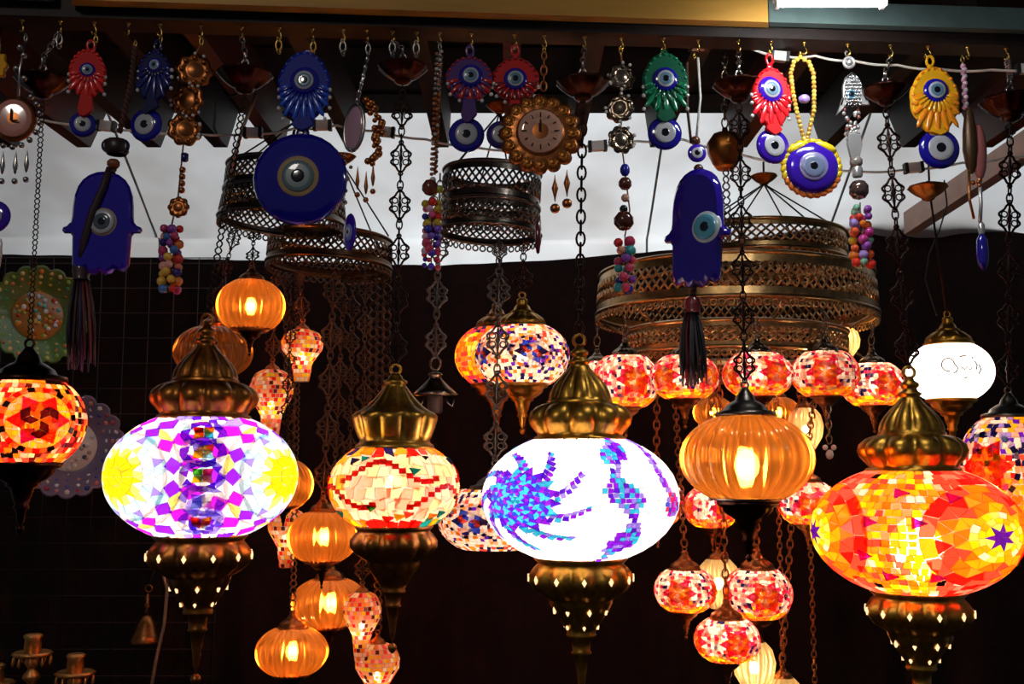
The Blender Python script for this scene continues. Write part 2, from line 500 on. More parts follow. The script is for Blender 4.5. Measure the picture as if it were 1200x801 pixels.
def pat_red_yellow(m):
    R = random.Random(11); ths = [radians(47), radians(-70), radians(168)]
    cs = [m.dir(t, -.02) for t in ths]
    for t in ths:
        f = m.med(t, -.02)
        m.tri(f, .09, .2, 7, ['purple'], ['lemon', 'yellow']); m.quad(f, 0, .09, 7, ['purple'])
        m.quad(f, .2, .27, 14, ['yellow', 'lemon', 'gold']); m.quad(f, .27, .36, 18, ['lemon', 'yellow', 'gold', 'white'], .1)
        m.tri(f, .36, .5, 14, ['orange', 'gold'], ['gold', 'orange', 'rose'], .05)
        m.tri(f, .5, .66, 16, ['orange', 'amber', 'rose'], ['rose', 'orange', 'red'], .2)
        m.quad(f, .66, .8, 14, ['rose', 'red', 'rose', 'orange'])
    def fn(th, lat, D):
        if min(ang(D, c) for c in cs) < .79: return None
        k = min((abs(wrap(th - t - pi / 3)) for t in (ths[1], ths[0], ths[2])))
        z = .42 + .3 * abs(((lat * 1.1 + .5) % 1) * 2 - 1)
        if k < z - .1: return R.choice(['yellow', 'gold', 'orange', 'amber', 'gold', 'amber', 'orange', 'orange', 'gold', 'peach', 'ice' if R.random() < .3 else 'orange', 'rose'])
        if k < z: return R.choice(['white', 'blush', 'black', 'ivory'])
        return R.choice(['rose', 'pink', 'rose', 'red'])
    m.fill(9.5, fn, .14, 0, R)
    for th, lat in ((-.42, .18), (.02, .18), (.4, .55), (-.5, -.3), (-.3, -.62), (.2, -.62), (-.15, .62)):
        f = m.med(th, lat); m.poly([f(.1, 0), f(.1, 2.1), f(.1, 4.2)], 'magenta', 1.0)
def pat_cream(m):
    R = random.Random(4)
    def fn(th, lat, D):
        if lat > .62: return R.choice(['orange', 'red', 'amber', 'teal', 'navy', 'rose', 'amber'])
        if lat < -.72: return R.choice(['red', 'yellow', 'rose', 'gold', 'teal', 'orange'])
        if th < -.9 and th > -1.9: return R.choice(['amber', 'gold', 'peach', 'cream'])
        return R.choice(['cream', 'ivory', 'cream', 'ivory', 'ivory', 'blush'])
    m.fill(13, fn, .28, 0, R)
    for rep in range(3):
        o = rep * 2 * pi / 3
        for lo, ph in ((.33, 0.0), (-.18, 1.1)):
            for k in range(15):
                th = o - .85 + ph + k * .108; lat = lo + .21 * cos((th - o - ph) * 4.4 + 1)
                f = m.med(th, lat); m.quad(f, 0, .072, 4, ['red'], pi / 4, 1.0)
        for th, lat, c, r in ((.33, .33, 'teal', .1), (-.35, -.4, 'green', .09), (-.75, .55, 'navy', .1), (-.55, .6, 'teal', .08), (.95, -.55, 'teal', .1), (.6, .62, 'black', .06), (-.9, -.2, 'maroon', .05), (.75, -.6, 'amber', .1), (.1, -.6, 'gold', .1), (-.1, -.65, 'red', .1), (.25, -.55, 'rose', .09)):
            f = m.med(o + th, lat); m.poly([f(r, .4), f(r * 1.2, 2.5), f(r, 4.3)], c, 1.4)
def star(m, th, lat, s, reds, mids, outs, lift=.4, n=6):
    f = m.med(th, lat)
    m.kite(f, 0, .17 * s, .3 * s, n, mids, None, None, 0, lift)
    m.kite(f, .3 * s * .55, .34 * s, .55 * s, n, reds, None, None, 0, lift)
    m.kite(f, .17 * s, .3 * s, .36 * s, n, mids[::-1], None, None, pi / n, lift)
    if outs: m.quad(f, .56 * s, .66 * s, 5 * n, outs, 0, lift)
def pat_star_big(m):
    R = random.Random(6)
    def fn(th, lat, D):
        if min(ang(D, m.dir(t, 0)) for t in (.22, .22 + 2.1, .22 - 2.1)) < .62: return R.choice(['amber', 'peach', 'gold', 'amber'])
        return R.choice(['orange', 'red', 'blush', 'rose', 'black', 'maroon', 'amber', 'cream', 'orange'])
    m.fill(7, fn, .15, 0, R)
    for t in (.22, .22 + 2.1, .22 - 2.1):
        star(m, t, 0, 1.0, ['red', 'red', 'hot', 'red', 'magenta', 'red'], ['orange', 'maroon', 'amber', 'maroon', 'gold', 'maroon'], ['black', 'peach', 'red', 'peach'], 1.0)
def pat_red_star(m):
    R = random.Random(8)
    ths = [k * pi / 2 for k in range(4)]
    def fn(th, lat, D):
        if lat < -.55: return R.choice(['orange', 'gold', 'amber', 'orange', 'rose', 'yellow'])
        if min(abs(wrap(th - t - pi / 4)) for t in ths) < .34: return R.choice(['white', 'blush', 'white', 'white', 'navy', 'hot', 'blush', 'white'])
        if lat < -.25: return R.choice(['orange', 'rose', 'pink', 'gold', 'amber'])
        return R.choice(['blush', 'pink', 'white', 'peach', 'hot', 'blush', 'white'])
    m.fill(4.4, fn, .15, 0, R)
    for t in ths: star(m, t, .0, 1.1, ['hot', 'hot', 'rose'], ['amber', 'cream', 'gold'], ['white', 'hot', 'blush', 'white'], .7)
def pat_white_dots(m):
    R = random.Random(9)
    def fn(th, lat, D):
        if lat < -.75 or lat > .85: return R.choice(['navy', 'white', 'amber', 'white', 'rose'])
        return R.choice(['white'] * 7 + ['ivory', 'blush', 'navy', 'purple', 'rose', 'amber', 'blush', 'ivory', 'navy'])
    m.fill(4.6, fn, .2, 0, R)
    for k in range(5): star(m, k * 2 * pi / 5 + .2, 0, .7, ['navy', 'white', 'blue'], ['rose', 'white', 'blue'], ['white', 'navy', 'white', 'amber'], .7)
def pat_yellow_side(m):
    R = random.Random(10)
    m.fill(6, lambda th, lat, D: R.choice(['yellow', 'gold', 'orange', 'lemon', 'rose', 'amber'] if abs(lat) < .6 else ['hot', 'rose', 'orange', 'navy']), .2, 0, R)
def pat_autumn(m):
    R = random.Random(12)
    def fn(th, lat, D):
        if lat > .25: return R.choice(['white', 'navy', 'blush', 'purple', 'gold', 'white', 'lilac'])
        if lat > -.25: return R.choice(['rose', 'orange', 'navy', 'white', 'red', 'peach'])
        return R.choice(['gold', 'yellow', 'orange', 'hot', 'amber', 'gold'])
    m.fill(6.5, fn, .2, 0, R)
    star(m, -.5, .0, 1.0, ['rose', 'red'], ['orange', 'gold'], ['navy', 'white'], .8)

# ------------------------------------------------------------------ lamps
CAP_ONION = [(1.0, 0), (1.03, .05), (1.0, .10), (.93, .13), (.95, .2, .5), (1.05, .36, 1), (1.09, .5, 1), (1.05, .64, 1), (.93, .76, .9), (.78, .83, .5), (.72, .85), (.74, .88), (.7, .91),
             (.67, .97, .7), (.63, 1.1, .8), (.55, 1.25, .8), (.43, 1.4, .7), (.31, 1.53, .4), (.23, 1.64), (.2, 1.7), (.25, 1.74), (.25, 1.78), (.17, 1.82), (.15, 1.88), (.2, 1.93), (.2, 1.99), (.11, 2.05), (.07, 2.14), (.005, 2.16)]
CAP_TULIP = [(1.0, 0), (1.03, .06), (1.0, .14), (.93, .18), (.9, .24), (.93, .36, .6), (1.0, .58, .8), (1.06, .8, .8), (1.08, .9, .5), (1.02, .97), (.9, 1.02, .4), (.72, 1.14, .5), (.54, 1.32, .5), (.4, 1.5, .3), (.3, 1.64), (.26, 1.7), (.32, 1.75), (.3, 1.8), (.2, 1.85), (.17, 1.92), (.1, 2.0), (.005, 2.02)]
CAP_BELL = [(1.0, 0), (1.04, .05), (1.02, .12), (.92, .16), (.95, .2, .4), (.84, .38, .8), (.62, .56, .8), (.46, .66), (.48, .7), (.36, .76), (.3, .9), (.2, 1.02), (.24, 1.1), (.2, 1.2), (.1, 1.26), (.005, 1.28)]
CAP_FLAT = [(1.0, 0), (1.1, .08), (1.06, .2), (.8, .26), (.72, .4), (.5, .55), (.36, .62), (.3, .8), (.2, .92), (.12, 1.05), (.005, 1.08)]
BASE_LONG = [(.98, 0), (1.02, -.05), (.95, -.12), (.93, -.16), (.98, -.24, .6), (1.06, -.4, 1), (1.05, -.56, 1), (.94, -.72, 1), (.78, -.84, .6), (.7, -.9), (.68, -.94),
             (.66, -1.0, .5), (.58, -1.16, .5), (.46, -1.34, .4), (.36, -1.5, .3), (.3, -1.62), (.33, -1.66), (.3, -1.72), (.2, -1.78), (.19, -2.0), (.22, -2.05), (.15, -2.1), (.11, -2.4), (.06, -2.8), (.005, -3.0)]
BASE_SHORT = [(1.0, 0), (1.06, -.06), (1.0, -.16), (.85, -.22), (.8, -.34, .6), (.62, -.5, .6), (.44, -.62), (.46, -.68), (.32, -.76), (.26, -1.0), (.18, -1.2), (.22, -1.3), (.14, -1.4), (.1, -1.7), (.005, -1.8)]
CANOPY = [(.005, .3), (.1, .3), (.12, .2), (.3, .16), (.7, .12, .5), (1.0, .02, 1), (1.04, -.05, 1), (.98, -.09, 1), (.9, -.2, 1), (.66, -.42, .8), (.44, -.56, .4), (.34, -.6), (.36, -.66), (.28, -.74), (.1, -.8), (.005, -.82)]

def sc(prof, r, z0=0): return [(p[0] * r, z0 + p[1] * r) + tuple(p[2:]) for p in prof]
def diamonds(mb, prof_r, z, n, s, off=0.0):
    for k in range(n):
        a = 2 * pi * (k + off) / n; r = prof_r + .5
        e = Vector((cos(a), sin(a), 0)); nn = Vector((sin(a), -cos(a), 0)); c = nn * r + Vector((0, 0, z))
        top = [c + e * s * .6, c + Vector((0, 0, s)), c - e * s * .6, c - Vector((0, 0, s))]
        mb.add([p + nn * .6 for p in top] + [p - nn * 2 for p in top], [(0, 1, 2, 3)] + [(i, 4 + i, 4 + (i + 1) % 4, (i + 1) % 4) for i in range(4)], None, False)

LAMP_MESH = {}
def rim(cx, y, hw, d, x, side):
    """distance of a ring's rim (front -1, back 1) above photo column x"""
    return d + side * sqrt(max(0, hw ** 2 - (x - cx) ** 2)) * U(cx, y, d)
rimA = lambda x, s_: rim(336, 262, 73, 2.3, x, s_)
rimB = lambda x, s_: rim(388, 312, 72, 2.55, x, s_)
rimC = lambda x, s_: rim(577, 275, 60, 2.2, x, s_)
rimD = lambda x, s_: rim(860, 422, 126, 2.55, x, s_)
def lamp(name, label, cx, y0, y1, w, d, glass='mosaic', pat=None, capk='onion', base='long', metal=BRASS, bmetal=None, neck=.48, watt=1.0, col=(1, .8, .6),
         ch=None, canopy=None, limit=0, thresh=60, pierced=False, bulb=(0.12, 18), bcol='ffd9a0', group=None, caprn=1.0, rot=0.0, chmat=None, basern=None, bulbz=0.0, dtop=None):
    """y0, y1: the glass from neck to neck; w: its width; ch: (kind, link height, top x, top y, joined); canopy: (x, y, r)"""
    ym = (y0 + y1) / 2; a = w / 2; h = (y1 - y0) / 2
    L = math.acos(neck); b = h / sin(L); rn = a * neck
    bp = {'long': BASE_LONG, 'short': BASE_SHORT}.get(base)
    rb = rn * (basern or 1.0)
    ybot = y1 + (rb * -bp[-1][1] if bp else 4)
    t = T(name, label, 'lamp', cx, ym, d, ybot, group)
    # glass
    g = MB()
    if glass == 'mosaic':
        key = (pat.__name__, round(a / h, 2), neck, round(w / 40))
        prof = [(a * cos(x) * .998, b * sin(x) * .998) for x in [-L + 2 * L * i / 20 for i in range(21)]]
        g.lathe(prof, 40)
        globe = t.part('glass_globe', g, GLASSBASE(), rot=(0, 0, math.atan((600 - cx) / F)))
        if limit:
            m = Mosaic(a, b, L, 1.6); pat(m); m.build(t, globe, limit, thresh)
        else:
            if key not in LAMP_MESH:
                m = Mosaic(a, b, L, 1.2); pat(m); LAMP_MESH[key] = (m.build_mesh('mosaic'), a)
            me, a_ = LAMP_MESH[key]
            o = put('mosaic', me, globe, (0, 0, 0), (0, 0, rot), a / a_); o['kind'] = 'stuff'
    elif glass == 'amber':
        prof = [(a * cos(x), b * sin(x), cos(x)) for x in [-L + 2 * L * i / 22 for i in range(23)]]
        g.lathe(prof, 156, 26, .13)
        globe = t.part('ribbed_glass_globe', g, amber_glass())
        r2 = MB(); r2.lathe([(rn * 1.0, -h - 1), (rn * 1.25, -h + 3), (rn * 1.0, -h + 4)], 32); t.part('rim', r2, metal)
    elif glass == 'opal':
        prof = [(a * cos(x), b * sin(x)) for x in [-L + 2 * L * i / 24 for i in range(25)]]
        g.lathe(prof, 48)
        globe = t.part('opal_glass_globe', g, shade('fffaf2', .08, .04, .2))
    elif glass == 'vase':                                   # bulbous top that narrows to a tube
        prof = [(a * .45, h), (a * .8, h * .86), (a, h * .55), (a * .96, h * .25), (a * .7, -h * .05), (a * .48, -h * .3), (a * .42, -h * .7), (a * .34, -h)]
        fine = []
        for i in range(len(prof) - 1):
            for j in range(4):
                q = j / 4; fine.append((prof[i][0] * (1 - q) + prof[i + 1][0] * q, prof[i][1] * (1 - q) + prof[i + 1][1] * q))
        fine.append(prof[-1])
        g.lathe([(p[0] * .97, p[1]) for p in fine], 24)
        globe = t.part('glass_vase', g, GLASSBASE())
        mb = MB(); R = random.Random(int(cx))
        rows = max(8, int(2 * h / 4.6))
        def rad(z):
            for i in range(len(fine) - 1):
                if fine[i][1] >= z >= fine[i + 1][1]:
                    q = (fine[i][1] - z) / max(1e-6, fine[i][1] - fine[i + 1][1]); return fine[i][0] * (1 - q) + fine[i + 1][0] * q
            return fine[-1][0]
        for i in range(rows):
            z0, z1 = -h + 2 * h * i / rows, -h + 2 * h * (i + 1) / rows
            r0, r1 = rad(z0), rad(z1); n = max(8, int(2 * pi * (r0 + r1) / 2 / 4.6))
            for k in range(n):
                t0, t1 = 2 * pi * (k + .06 + (i % 2) * .5) / n, 2 * pi * (k + .94 + (i % 2) * .5) / n
                zz0, zz1 = z0 + (z1 - z0) * .06, z1 - (z1 - z0) * .06
                P = [(r * sin(q) * 1.03, -r * cos(q) * 1.03, z) for r, q, z in ((r0, t0, zz0), (r0, t1, zz0), (r1, t1, zz1), (r1, t0, zz1))]
                mb.add(P, [(0, 1, 2, 3)], tmat(R.choice(['peach', 'orange', 'pink', 'ivory', 'gold', 'rose', 'blush', 'maroon', 'white', 'amber', 'yellow', 'red'])), False)
        o = mb.obj('mosaic', globe); o['kind'] = 'stuff'
        rn = a * .5
    elif glass == 'clear':                                  # ribbed clear glass tulip
        prof = [(a * .55, h, .5), (a * .85, h * .7, 1), (a, h * .2, 1), (a * .9, -h * .3, 1), (a * .62, -h * .7, .8), (a * .4, -h, .4)]
        g.lathe(prof, 96, 14, .12)
        globe = t.part('ribbed_glass_tulip', g, shade('f2cf9a', .55, .12, .15, .06))
        rn = a * .6
    # cap
    cp = {'onion': CAP_ONION, 'tulip': CAP_TULIP, 'bell': CAP_BELL, 'flat': CAP_FLAT}[capk]
    rc = rn * caprn; k = MB()
    k.lathe(sc(cp, rc), 80 if w > 120 else 40, 10, .2)
    cap = t.part('cap', k, metal, at=(0, 0, h - rc * .03))
    ztop = h + rc * cp[-1][1]
    rg = MB(); rg.torus((0, 0, 0), max(2.5, rc * .13), max(.8, rc * .04), 12, 5); rg.obj('ring', cap, metal, (0, 0, rc * (cp[-1][1] + .08)))
    ztop += rc * .16
    if bp:
        k = MB(); k.lathe(sc(bp, rb), 84 if w > 120 else 36, 12, .18)
        bo = t.part('base', k, bmetal or metal, at=(0, 0, -h))
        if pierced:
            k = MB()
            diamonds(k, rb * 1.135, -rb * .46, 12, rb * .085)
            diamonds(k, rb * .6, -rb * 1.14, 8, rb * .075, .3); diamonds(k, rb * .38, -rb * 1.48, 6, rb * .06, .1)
            o = k.obj('glowing_diamonds', bo, glow('ffcf98', 1.6)); o['kind'] = 'stuff'  # emissive diamond plates standing in for light through holes; the base is solid
        f = MB(); s_ = rb * .12
        f.lathe([(s_ * .3, 0), (s_ * .8, -s_ * .4), (s_, -s_), (s_ * .6, -s_ * 1.8), (.01, -s_ * 2.2)], 10); f.obj('finial', bo, bmetal or metal, (0, 0, rb * bp[-1][1] * .99))
    # bulb and its light
    r = a * bulb[0]
    bm = MB(); bm.ball((0, 0, 0), r, 12, (1, 1, 1.25)); bb = t.part('bulb', bm, glow(bcol, bulb[1], True), at=(0, 0, bulbz))
    if watt > 0:
        l = bpy.data.lights.new('bulb_light', 'POINT'); l.energy = watt; l.color = col; l.shadow_soft_size = r * t.u * .5
        lo = bpy.data.objects.new('bulb_light', l); C.objects.link(lo); lo.parent = bb
    # chain and ceiling cup
    if ch:
        kind, H, tx, ty = ch[:4]
        if canopy: tx, ty = canopy[0], canopy[1] + canopy[2] * .74
        p1 = (W(tx, ty, dtop or d) - W(cx, ym, d)) / t.u
        chain(t, (0, 0, ztop), p1, kind, H, chmat or DARKCHAIN, len(ch) > 4 and ch[4])
    if canopy:
        x, y, r = canopy
        k = MB(); k.lathe(sc(CANOPY, r), 40, 10, .1)
        co = t.part('ceiling_cup', k, BRONZE if metal is not PEWTER else BRONZE, at=(W(x, y, d) - W(cx, ym, d)) / t.u)
        k = MB(); k.torus((0, 0, 0), r * .13, r * .045, 12, 5); k.torus((0, 0, r * .3), r * .13, r * .05, 12, 5, rot=Matrix.Rotation(pi / 2, 3, 'Z'), sz=1.5)
        k.obj('clasp', co, SILVER, (0, 0, r * .42))
        hx = min(HOOKX, key=lambda q: abs(q - x))
        hp = W(hx, 40, df(hx)); hp.z = ZR - 13 * U(hx, 40, df(hx))
        chain(t, (W(x, y - r * .75, d) - W(cx, ym, d)) / t.u, (hp - W(cx, ym, d)) / t.u, 'oval', 10, SILVER, True)
    return t

# ------------------------------------------------------------------ the stall: floor, curtain, tarpaulin, ceiling, rail
WOOD_DARK = pm('1e100a', .6, 0, 0, .5, 30, .3, .3, (1, .12, 1))
WOOD_RED = pm('4a2416', .55, 0, 0, .4, 30, .2, .3, (1, .12, 1))
WOOD_PLANK = pm('c08c3c', .5, 0, 0, .22, 24, .1, .3, (.1, 1, 1))
CLOTH_BLACK = pm('1c0d0c', .85, 0, 0, .3, 40, .2, .2)
mb = MB(); mb.box((0, 1.5, -.03), (7, 9, .06)); structure(mb.obj('floor', None, pm('2a2622', .7, 0, 0, .3, 8)))

# black curtain at the back, hung in soft folds, with its uneven top edge
TOP = [(-260, 300), (0, 298), (120, 300), (510, 311), (640, 305), (820, 290), (900, 274), (960, 263), (1095, 255), (1200, 273), (1460, 285)]
def top_y(px):
    for (a, ya), (b, yb) in zip(TOP, TOP[1:]):
        if a <= px <= b: return ya + (yb - ya) * (px - a) / (b - a)
    return 300
mb = MB(); cols = 180; rows = 8; vs = []; fs = []
for i in range(cols + 1):
    px = -260 + 1720 * i / cols
    p = W(px, top_y(px), 3.4)
    for j in range(rows + 1):
        q = j / rows
        vs.append((p.x, 3.4 + .018 * sin(i * .8 + sin(i * .23) * 2) * (.3 + q), p.z * (1 - q) + .01 * q))
for i in range(cols):
    for j in range(rows):
        o = i * (rows + 1) + j; fs.append((o, o + 1, o + rows + 2, o + rows + 1))
mb.add(vs, fs); structure(mb.obj('wall_back', None, CLOTH_BLACK), 'black curtain hung in soft folds across the back of the stall', 'curtain')

m, n, l = new_mat('white_tarpaulin')
n.remove(n['Principled BSDF'])
tl_ = n.new('ShaderNodeBsdfTranslucent'); dd = n.new('ShaderNodeBsdfDiffuse'); mx = n.new('ShaderNodeMixShader'); mx.inputs[0].default_value = .45
nz = n.new('ShaderNodeTexNoise'); nz.inputs['Scale'].default_value = 2.2; nz.inputs['Detail'].default_value = 3
tc = n.new('ShaderNodeTexCoord'); rp = n.new('ShaderNodeValToRGB')
rp.color_ramp.elements[0].position = .35; rp.color_ramp.elements[1].position = .65
rp.color_ramp.elements[0].color = (.52, .5, .48, 1); rp.color_ramp.elements[1].color = (.85, .87, .87, 1)
l.new(tc.outputs['Object'], nz.inputs['Vector']); l.new(nz.outputs['Fac'], rp.inputs['Fac'])
for q in (tl_, dd): l.new(rp.outputs['Color'], q.inputs['Color'])
l.new(tl_.outputs[0], mx.inputs[1]); l.new(dd.outputs[0], mx.inputs[2]); l.new(mx.outputs[0], n['Material Output'].inputs['Surface'])
TARP = m
mb = MB(); vs = []; fs = []
prof = [(2.5, 2.86), (2.8, 2.69), (3.1, 2.52), (3.3, 2.405), (3.40, 2.352), (3.425, 2.345), (3.43, 2.33), (3.44, 2.2), (3.46, 2.0)]
nx = 60
for i in range(nx + 1):
    x = -2.6 + 5.2 * i / nx
    for j, (y, z) in enumerate(prof):
        vs.append((x, y, z + .012 * sin(i * .9 + j * .4) * (1 if j < 5 else 0) - .02 * sin(pi * i / nx)))
k = len(prof)
for i in range(nx):
    for j in range(k - 1): fs.append((i * k + j, i * k + j + 1, (i + 1) * k + j + 1, (i + 1) * k + j))
mb.add(vs, fs)
tp = tag(mb.obj('tarpaulin', None, TARP), 'pale white tarpaulin roof sloping down behind the rafters to the black curtain', 'tarpaulin')
for x0 in (-1.15, .44, 1.02):                               # sewn seams
    k = MB(); k.tube([(x0, y - .008, z - .016) for y, z in prof], .004, 5); k.obj('seam', tp, pm('8a8f90', .7))

# ceiling boards behind the rail
cl = structure(bpy.data.objects.new('ceiling', None)); C.objects.link(cl)
mb = MB(); mb.box((0, 0, 0), (4.6, .135, .016)); bmesh_board = mb.mesh('ceiling_board'); bmesh_board.materials.append(pm('0c0806', .8, 0, 0, .5, 30, .2, .2, (.1, 1, 1)))
for i in range(7): put('board', bmesh_board, cl, (0, 1.63 + i * .14, 2.462 + .003 * (i % 2)))
mb = MB(); mb.box((0, 0, 0), (4.6, .03, .16))
# rafters
for i, (px, lab) in enumerate(((28, 'A'), (112, 'B'), (192, 'C'), (268, 'D'), (332, 'E'), (418, 'F'), (520, 'G'), (600, 'H'), (672, 'I'), (765, 'J'), (860, 'K'), (960, 'L'), (1052, 'M'), (1140, 'N'))):
    x = W(px, 180, 2.5).x
    mb = MB(); h0, h1 = 2.335, 2.452; w = .032
    ys, ye = 1.66, 2.52
    P = [(x - w / 2, ys, h0), (x + w / 2, ys, h0), (x - w / 2, ye - .09, h0), (x + w / 2, ye - .09, h0), (x - w / 2, ys, h1), (x + w / 2, ys, h1), (x - w / 2, ye, h1), (x + w / 2, ye, h1)]
    mb.hexa(P)
    o = mb.obj('rafter', None, WOOD_RED if i % 3 == 1 else WOOD_DARK)
    tag(o, 'dark brown wooden rafter with an angled cut end under the ceiling boards', 'rafter', 'rafters behind the hook rail')
# the pale sloping strut at the right
mb = MB(); a, b = W(1245, 143, 2.62), W(1066, 262, 3.3)
dv = (b - a).normalized(); sd = dv.cross(Vector((0, 0, 1))).normalized() * .02; up = Vector((0, 0, .035))
mb.hexa([a - sd - up, a + sd - up, b - sd - up, b + sd - up, a - sd + up, a + sd + up, b - sd + up, b + sd + up])
tag(mb.obj('roof_strut', None, pm('b89c8e', .6, 0, 0, .15, 20)), 'pale pinkish wooden strut running back under the tarpaulin', 'strut')

def bar(px0, px1, z0, z1, off0, off1, mat, name):
    mb = MB(); P = []
    for z in (z0, z1):
        for of in (off0, off1):
            for px in (px0, px1):
                d = df(px) + of; P.append((W(px, 400, d).x, d, z))
    mb.hexa(P)
    return mb.obj(name, None, mat)
ZR = W(600, 40, df(600)).z                                    # underside of the rail
rail = bar(-150, 1350, ZR, ZR + .05, -.012, .04, WOOD_DARK, 'hook_rail')
tag(rail, 'long dark wooden rail with brass hooks along its underside', 'rail')
plank = bar(65, 911, ZR + .014, ZR + .13, -.044, -.022, WOOD_PLANK, 'plank')
tag(plank, 'orange brown wooden plank fixed along the front of the hook rail', 'plank')
k = bar(912, 1350, ZR + .016, ZR + .052, -.04, -.022, pm('5c6e6a', .45, .3, 0, .15, 30), 'steel_profile')
tag(k, 'grey green steel profile beside the lit end of the wooden plank', 'beam')
mb = MB(); p = [W(x, 15, df(x) - .03) for x in (-150, 62)]
mb.tube([(p[0].x, p[0].y, ZR + .028), (p[1].x, p[1].y, ZR + .028)], .011, 12)
tag(mb.obj('grey_pipe', None, pm('4a4c52', .5, .3)), 'dull grey round pipe ending at the wooden plank', 'pipe')
HOOKX = [25, 70, 110, 150, 187, 235, 283, 327, 366, 402, 430, 460, 488, 515, 552, 603, 638, 685, 728, 777, 818, 865, 903, 942, 993, 1043, 1087, 1133, 1178]
def hy(x): return 26 + .024 * x
def m_hook(mb):
    mb.lathe([(.001, 0), (2.6, 0), (2.8, -1), (2.0, -1.6), (1.0, -2), (1.0, -5)], 10)
    mb.tube([(0, 0, -5), (1.6, 0, -7), (2.6, 0, -10), (2.2, 0, -13), (0, 0, -14.6), (-2.2, 0, -13.4), (-2.8, 0, -10.6)], .95, 6)
for x in HOOKX:
    d = df(x); p = W(x, 40, d); u = U(x, 40, d)
    put('cup_hook', shared('cup_hook', m_hook), rail, (p.x, d, ZR), (0, 0, random.uniform(-.9, .9)), u, GOLD)

# fluorescent fitting above the rail at the right
fx = T('fluorescent_light', 'bright white tube light above the grey steel profile', 'light', 975, 2, 1.47)
k = MB(); k.box((0, 6, 9), (130, 26, 5)); k.box((-62, 6, 2), (5, 14, 12)); k.box((62, 6, 2), (5, 14, 12)); fx.part('housing', k, pm('d8d8d0', .4))
k = MB(); k.lathe([(.01, -60), (6, -59), (6, 59), (.01, 60)], 14, axis='x'); tm = glow('f4fbff', 140.0); tm.cycles.emission_sampling = 'AUTO'; fx.part('tube', k, tm)
k = T('bulb_fitting', 'warm yellow end cap lit beside the tube light', 'light', 1018, 0, 1.5)
mb = MB(); mb.lathe([(.01, -13), (5, -12), (7, -4), (7, 6), (4, 11), (.01, 12)], 14, axis='x'); k.part('diffuser', mb, glow('ffdf70', 1.4))

# ------------------------------------------------------------------ chandelier rings
def band(mb_rim, mb_lat, r0, r1, z0, z1, cell=9.0, rim=2.6, tilt=None):
    """pierced band between (r0, z0) above and (r1, z1) below"""
    hz = z0 - z1
    for z, r in ((z0, r0), (z1, r1)):
        mb_rim.lathe([(r - 1, z - rim), (r + 1.4, z - rim * .6), (r + 2.2, z), (r + 1.4, z + rim * .6), (r - 1, z + rim), (r - 2, z)], 64, closed=True)
    n = max(12, int(2 * pi * r0 / cell)); q = .22
    for (za, zb) in ((z0, z0 - hz * q), (z1 + hz * q, z1)):
        ra, rb = r0 + (r1 - r0) * (z0 - za) / hz, r0 + (r1 - r0) * (z0 - zb) / hz
        mb_rim.lathe([(ra, za), (rb, zb)], 64)
    m = 2; zt, zb = z0 - hz * q, z1 + hz * q
    for row in range(m):
        a0, a1 = zt + (zb - zt) * row / m, zt + (zb - zt) * (row + 1) / m
        ra, rb = r0 + (r1 - r0) * (z0 - a0) / hz, r0 + (r1 - r0) * (z0 - a1) / hz
        for k in range(n):
            t0, t1 = 2 * pi * k / n, 2 * pi * (k + 1) / n
            for (p, q_) in ((t0, t1), (t1, t0)):
                mb_lat.tube([(ra * sin(p), -ra * cos(p), a0), (rb * sin(q_), -rb * cos(q_), a1)], 1.25, 4)
def scallop(mb, r, z, s=4.2):
    n = int(2 * pi * r / (s * 2.1))
    for k in range(n):
        a = 2 * pi * k / n
        mb.torus((r * sin(a), -r * cos(a), z - s), s * .8, s * .25, 9, 4, rot=Matrix.Rotation(a, 3, 'Z'))
def chandelier(name, label, cx, d, tiers, metal, hang, tilt=0.0, scal=True, hangmat=DARKCHAIN):
    """tiers: (x, ytop, ybottom, r top, r bottom, lattice?)"""
    y = tiers[0][1]
    t = T(name, label, 'chandelier', cx, y, d, tiers[-1][2])
    for i, (x, ya, yb, ra, rb, lat) in enumerate(tiers):
        r_, l_ = MB(), MB()
        if lat: band(r_, l_, ra, rb, y - ya, y - yb, 8.5 if ra < 90 else 10)
        else:
            r_.lathe([(ra, y - ya), (ra + 3, y - ya - 2), (ra + 1, (y * 2 - ya - yb) / 2), (rb + 3, y - yb + 3), (rb, y - yb), (rb - 3, y - yb + 2), (ra - 3, y - ya - 2)], 72, closed=True)
        o = t.part('tier', r_, metal, at=(x - cx, 0, 0), rot=(0, tilt, 0))
        if lat: l_.obj('lattice', o, metal)
        if lat and scal:
            s_ = MB(); scallop(s_, rb, y - yb - 2); s_.obj('scallop_trim', o, metal)
    x, ya, yb, ra, rb, lat = tiers[0]
    for i in range(6):
        a = 2 * pi * i / 6 + .3; k = MB()
        k.tube([(ra * sin(a) + x - cx, -ra * cos(a), y - ya), (hang[0] - cx, 0, y - hang[1])], 1.0, 5)
        t.part('suspension_wire', k, hangmat)
    for (xa, y1, y2, r1, r2, _), (xb, y3, y4, r3, r4, _) in zip(tiers, tiers[1:]):
        for i in range(6):
            a = 2 * pi * i / 6 + .1; k = MB()
            k.tube([(r2 * sin(a) + xa - cx, -r2 * cos(a), y - y2), (r3 * sin(a) + xb - cx, -r3 * cos(a), y - y3)], 1.4, 5)
            t.part('stay', k, metal)
    k = MB(); k.lathe(sc(CANOPY, 15), 24, 8, .1); t.part('ceiling_cup', k, BRASS_OLD, at=(hang[0] - cx, 0, y - hang[1] + 10))
    k = MB(); k.tube([(hang[0] - cx, 0, y - hang[1] + 10), (hang[0] - cx, 0, (2.335 - t.root.location.z) / t.u - t.oz)], 1.3, 6); t.part('hanging_rod', k, DARKCHAIN)
    return t
